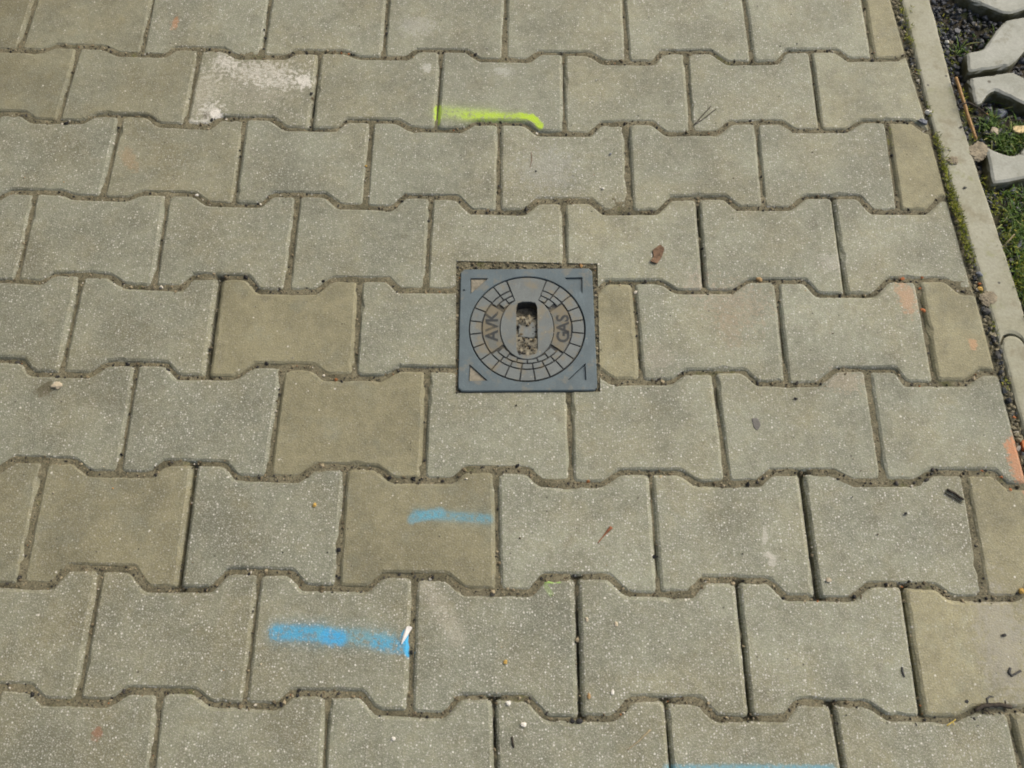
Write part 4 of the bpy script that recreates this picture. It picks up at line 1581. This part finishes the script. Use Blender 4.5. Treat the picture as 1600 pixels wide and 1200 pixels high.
stone('pebble', 957, 1082, 8, M_WHITE, 'white oval pebble near the dark open joint at the bottom', 'pebble', (.8, 1.2, .5))
stone('pebble', 963, 975, 8, M_CREAM, 'cream pebble on the stone right of the dark open joint', 'pebble', (.8, 1.1, .5))
stone('pebble', 917, 968, 8, M_CREAM, 'pale oblong pebble touching the dark open joint', 'pebble', (.6, 1.2, .5))
stone('pebble', 920, 1088, 9, M_TAN, 'tan pebble beside the lower end of the dark open joint', 'pebble', (.7, 1.2, .5))
stone('pebble', 905, 1127, 11, M_BLACK, 'black stone stuck at the bottom of the dark open joint', 'pebble', (1, .9, .5), 0, -.002)
stone('pebble', 790, 1034, 8, M_YELL, 'ochre grain in the middle of the stone right of the blue stripe', 'pebble', (.8, 1, .5))
stone('pebble', 818, 1132, 10, M_WHITE, 'white pebble low in the picture, left of the thin pale twig', 'pebble', (1, .8, .5))
stone('pebble', 795, 1099, 9, M_WHITE, 'white pebble just below the bottom zigzag joint', 'pebble', (1, .9, .5))
stone('pebble', 615, 1154, 7, M_WHITE, 'small white pebble at the bottom, left of centre', 'pebble', (1, .9, .5))
stone('pebble', 1243, 623, 9, M_BLACK, 'black oblong pebble on the stone right of the valve cover', 'pebble', (1, .55, .45), -25)
flake('slate_flake', [(1174, 654), (1183, 653), (1189, 664), (1184, 673), (1178, 669)], 1.2, M_GREY, 'flat dark grey flake below the black oblong pebble', 'flake')
flake('leaf_scrap', [(1019, 392), (1031, 384), (1038, 390), (1034, 402), (1026, 414), (1015, 410), (1021, 402)], 2.2, M_LEAF, 'crumpled brown leaf scrap on the stone above right of the cover', 'leaf', curl=2.5)
twig('dry_leaf', [[(934, 849, .5), (941, 840, .6), (947, 833, 1.1), (955, 824, 2.4)]], M_REDLF, 'red brown leaf curl with thin stem on a grey stone', 'leaf')
twig('twig', [[(1084, 196, .7), (1098, 180, .8), (1111, 166, .6)], [(1087, 194, .6), (1103, 183, .7), (1119, 170, .5)]], M_BARK, 'thin forked dark twig on the stone near the top')
twig('stick', [[(1479, 765, 1.6), (1490, 771, 1.9), (1505, 781, 1.5)], [(1476, 770, .8), (1492, 779, .9), (1503, 786, .7)]], M_BARK, 'short black split stick on the grey stone at right', 'stick')
twig('stick', [[(1522, 1110, 2.0), (1535, 1103, 2.4), (1560, 1101, 2.6), (1579, 1105, 2.2)], [(1536, 1108, 1.2), (1543, 1112, 1.0), (1547, 1117, .5)], [(1570, 1102, 1.4), (1570, 1094, .6)]], M_BARK,
     'brown knobbly stick lying on the joint at lower right', 'stick')
twig('bark_curl', [[(1551, 1100, .9), (1543, 1099, 1.1), (1541, 1092, 1.2), (1546, 1088, 1.1), (1552, 1089, .8)]], M_DGREY, 'tiny curled bark shaving above the brown stick', 'bark')
twig('straw', [[(1479, 1134, .7), (1488, 1128, .7), (1493, 1124, .6)], [(1488, 1128, .6), (1491, 1133, .5)]], M_STRAW, 'bit of yellow straw in the joint at lower right', 'straw')
twig('shell_fragment', [[(1578, 1044, 1.6), (1575, 1050, 1.7), (1580, 1056, 1.5), (1587, 1052, 1.2), (1594, 1048, 1.6)]], M_DGREY, 'dark curled husk on the sandy stone at the right edge', 'husk')
twig('bark_sliver', [[(1409, 1042, 1.0), (1410, 1050, 1.3), (1413, 1058, .9)]], M_DGREY, 'small upright dark sliver beside the joint at lower right', 'sliver')
twig('twig', [[(980, 1172, .5), (998, 1158, .6), (1016, 1140, .8)]], M_PALEW, 'thin pale twig on the stone at the bottom')
twig('bark_sliver', [[(800, 1151, .9), (801, 1160, 1.3), (803, 1168, .9)]], M_BARK, 'short dark sliver at the bottom, right of centre', 'sliver')
twig('twig', [[(828, 262, .4), (831, 250, .6), (830, 238, .5)]], M_LEAF, 'thin curved brown twig on the stone below the lime line')
stone('pebble', 837, 268, 5, M_BLACK, 'tiny black crumb beside the thin curved twig', 'pebble', (1, .7, .6))
stone('pebble', 942, 295, 6, M_WHITE, 'white grain on the stone right of the thin curved twig', 'pebble', (1, .8, .6))
stone('pebble', 954, 241, 6, M_BLUEG, 'blue grey grain on the stone right of the lime line', 'pebble', (1, .8, .6))
# orange brick crumbs near the kerb
for px_, py_, s, lb, z in ((1410, 436, 13, 'orange brick crumb in the joint above the orange smear', 0), (1437, 451, 8, 'small orange brick crumb just right of the orange smear', -.001),
                           (1441, 434, 8, 'dull orange crumb on the joint above the sandy half stone', -.001), (1442, 486, 14, 'wedge of brown brick in the joint left of the sandy half stone', 0),
                           (1534, 736, 7, 'small orange crumb on the joint left of the largest brick smear', 0), (1564, 746, 10, 'oblong orange brick crumb below the largest brick smear', 0),
                           (1578, 765, 8, 'orange brick crumb lowest of those at the right edge', 0), (1584, 652, 8, 'orange crumb in the slot above the largest brick smear', -.002),
                           (1590, 671, 8, 'orange crumb in the slot touching the largest brick smear', -.002), (1449, 142, 10, 'orange crumb in the far slot beside the kerb', -.002),
                           (1541, 178, 8, 'orange crumb on the soil beside the grass tuft', -.015)):
    stone('brick_crumb', px_, py_, s * .8, M_BRICK, lb, 'brick crumb', (1, .65, .4), random.uniform(-40, 40), z, group='orange brick crumbs', base=ICO1)
flake('brick_piece', [(1592, 690), (1610, 686), (1622, 700), (1618, 716), (1604, 712), (1594, 702)], 6, M_BRICK, 'flat orange brick piece in the slot at the right edge', 'brick piece', z=-.004)
# beside the kerb
clod('mud_clod', 1528, 238, 38, .20, 'lump of dried mud bridging the kerb and a grass paver', 30, -.002)
clod('mud_clod', 1489, 251, 17, .4, 'flat round crumb of brown mud on the inner kerb edge', 10, .001)
clod('mud_clod', 1543, 466, 24, .2, 'low mud patch on the kerb next to the yellow crumb', 40, .001)
stone('pebble', 1531, 452, 10, M_YELL, 'yellow crumb at the inner kerb edge near the kerb joint', 'pebble', (1, 1, .5), 0, .0)
stone('pebble', 1530, 430, 13, M_BLUEG, 'blue grey pebble in the slot above the yellow crumb', 'pebble', (1, .8, .6), 0, -.003)
stone('pebble', 1540, 488, 15, M_DGREY, 'dark grey pebble in the slot below the yellow crumb', 'pebble', (1, .8, .6), 0, -.003)
stone('pebble', 1557, 556, 14, M_DGREY, 'dark grey pebble in the slot below the kerb joint', 'pebble', (.8, 1.1, .6), 0, -.003)
stone('pebble', 1550, 527, 9, M_BLACK, 'black pebble in the slot level with the kerb joint', 'pebble', (1, 1, .6), 0, -.003)
stone('pebble', 1507, 294, 7, M_DGREY, 'dark pebble lying on top of the kerb', 'pebble', (1, .9, .5), 0, .001)
stone('pebble', 1502, 199, 7, M_DGREY, 'dark pebble on top of the kerb beside the reed', 'pebble', (1, .7, .5), 0, .001)
stone('pebble', 1440, 192, 19, M_BLUEG, 'blue grey stone wedged at the cut corner of the sandy half stone', 'pebble', (1, .6, .5), -30, -.001)
twig('reed', [[(1489, 128, 2.6, 9), (1500, 158, 2.9, 8), (1510, 190, 2.7, 7), (1522, 221, 2.4, 6)]], M_REED, 'orange brown dry reed lying along the outer kerb edge', 'reed')
twig('twig', [[(1491, 171, 1.3, 9), (1508, 167, 1.5, 10), (1528, 172, 1.2, 4), (1548, 180, .8, -4)]], M_BARK, 'dark twig crossing over the orange reed', 'twig')
flake('wood_chip', [(1580, 201), (1584, 199), (1612, 198), (1616, 210), (1590, 210), (1582, 207)], 4, M_WOODC, 'bright fresh wood chip on the mossy soil', 'wood chip', z=-.012)
stone('pebble', 1553, 208, 19, M_CREAM, 'cream brown stone on the moss left of the wood chip', 'pebble', (1, .9, .55), 20, -.018)
stone('pebble', 1562, 181, 28, M_BLUEG, 'large blue grey gravel stone above the cream stone', 'pebble', (1, .9, .6), 30, -.026)
stone('pebble', 1580, 300, 20, M_BLUEG, 'blue grey stone in the gravel just below the grass paver by the mud', 'pebble', (1, .8, .6), 30, -.02)
stone('pebble', 1592, 388, 28, M_BLUEG, 'blue grey stone half hidden in the grass', 'pebble', (1, 1, .6), 30, -.014)
twig('twig', [[(1555, 200, .7, 4), (1575, 193, .9, 8), (1605, 192, .9, 6)]], M_BARK, 'thin brown twig lying across the soil above the wood chip', 'twig', z=-.018)
twig('dry_stalk', [[(1566, 386, 1.2, 8), (1572, 380, 1.3, 10), (1578, 373, .9, 12)]], M_PALEW, 'short pale dry stalk in the grass beside the kerb', 'stalk', z=-.008)
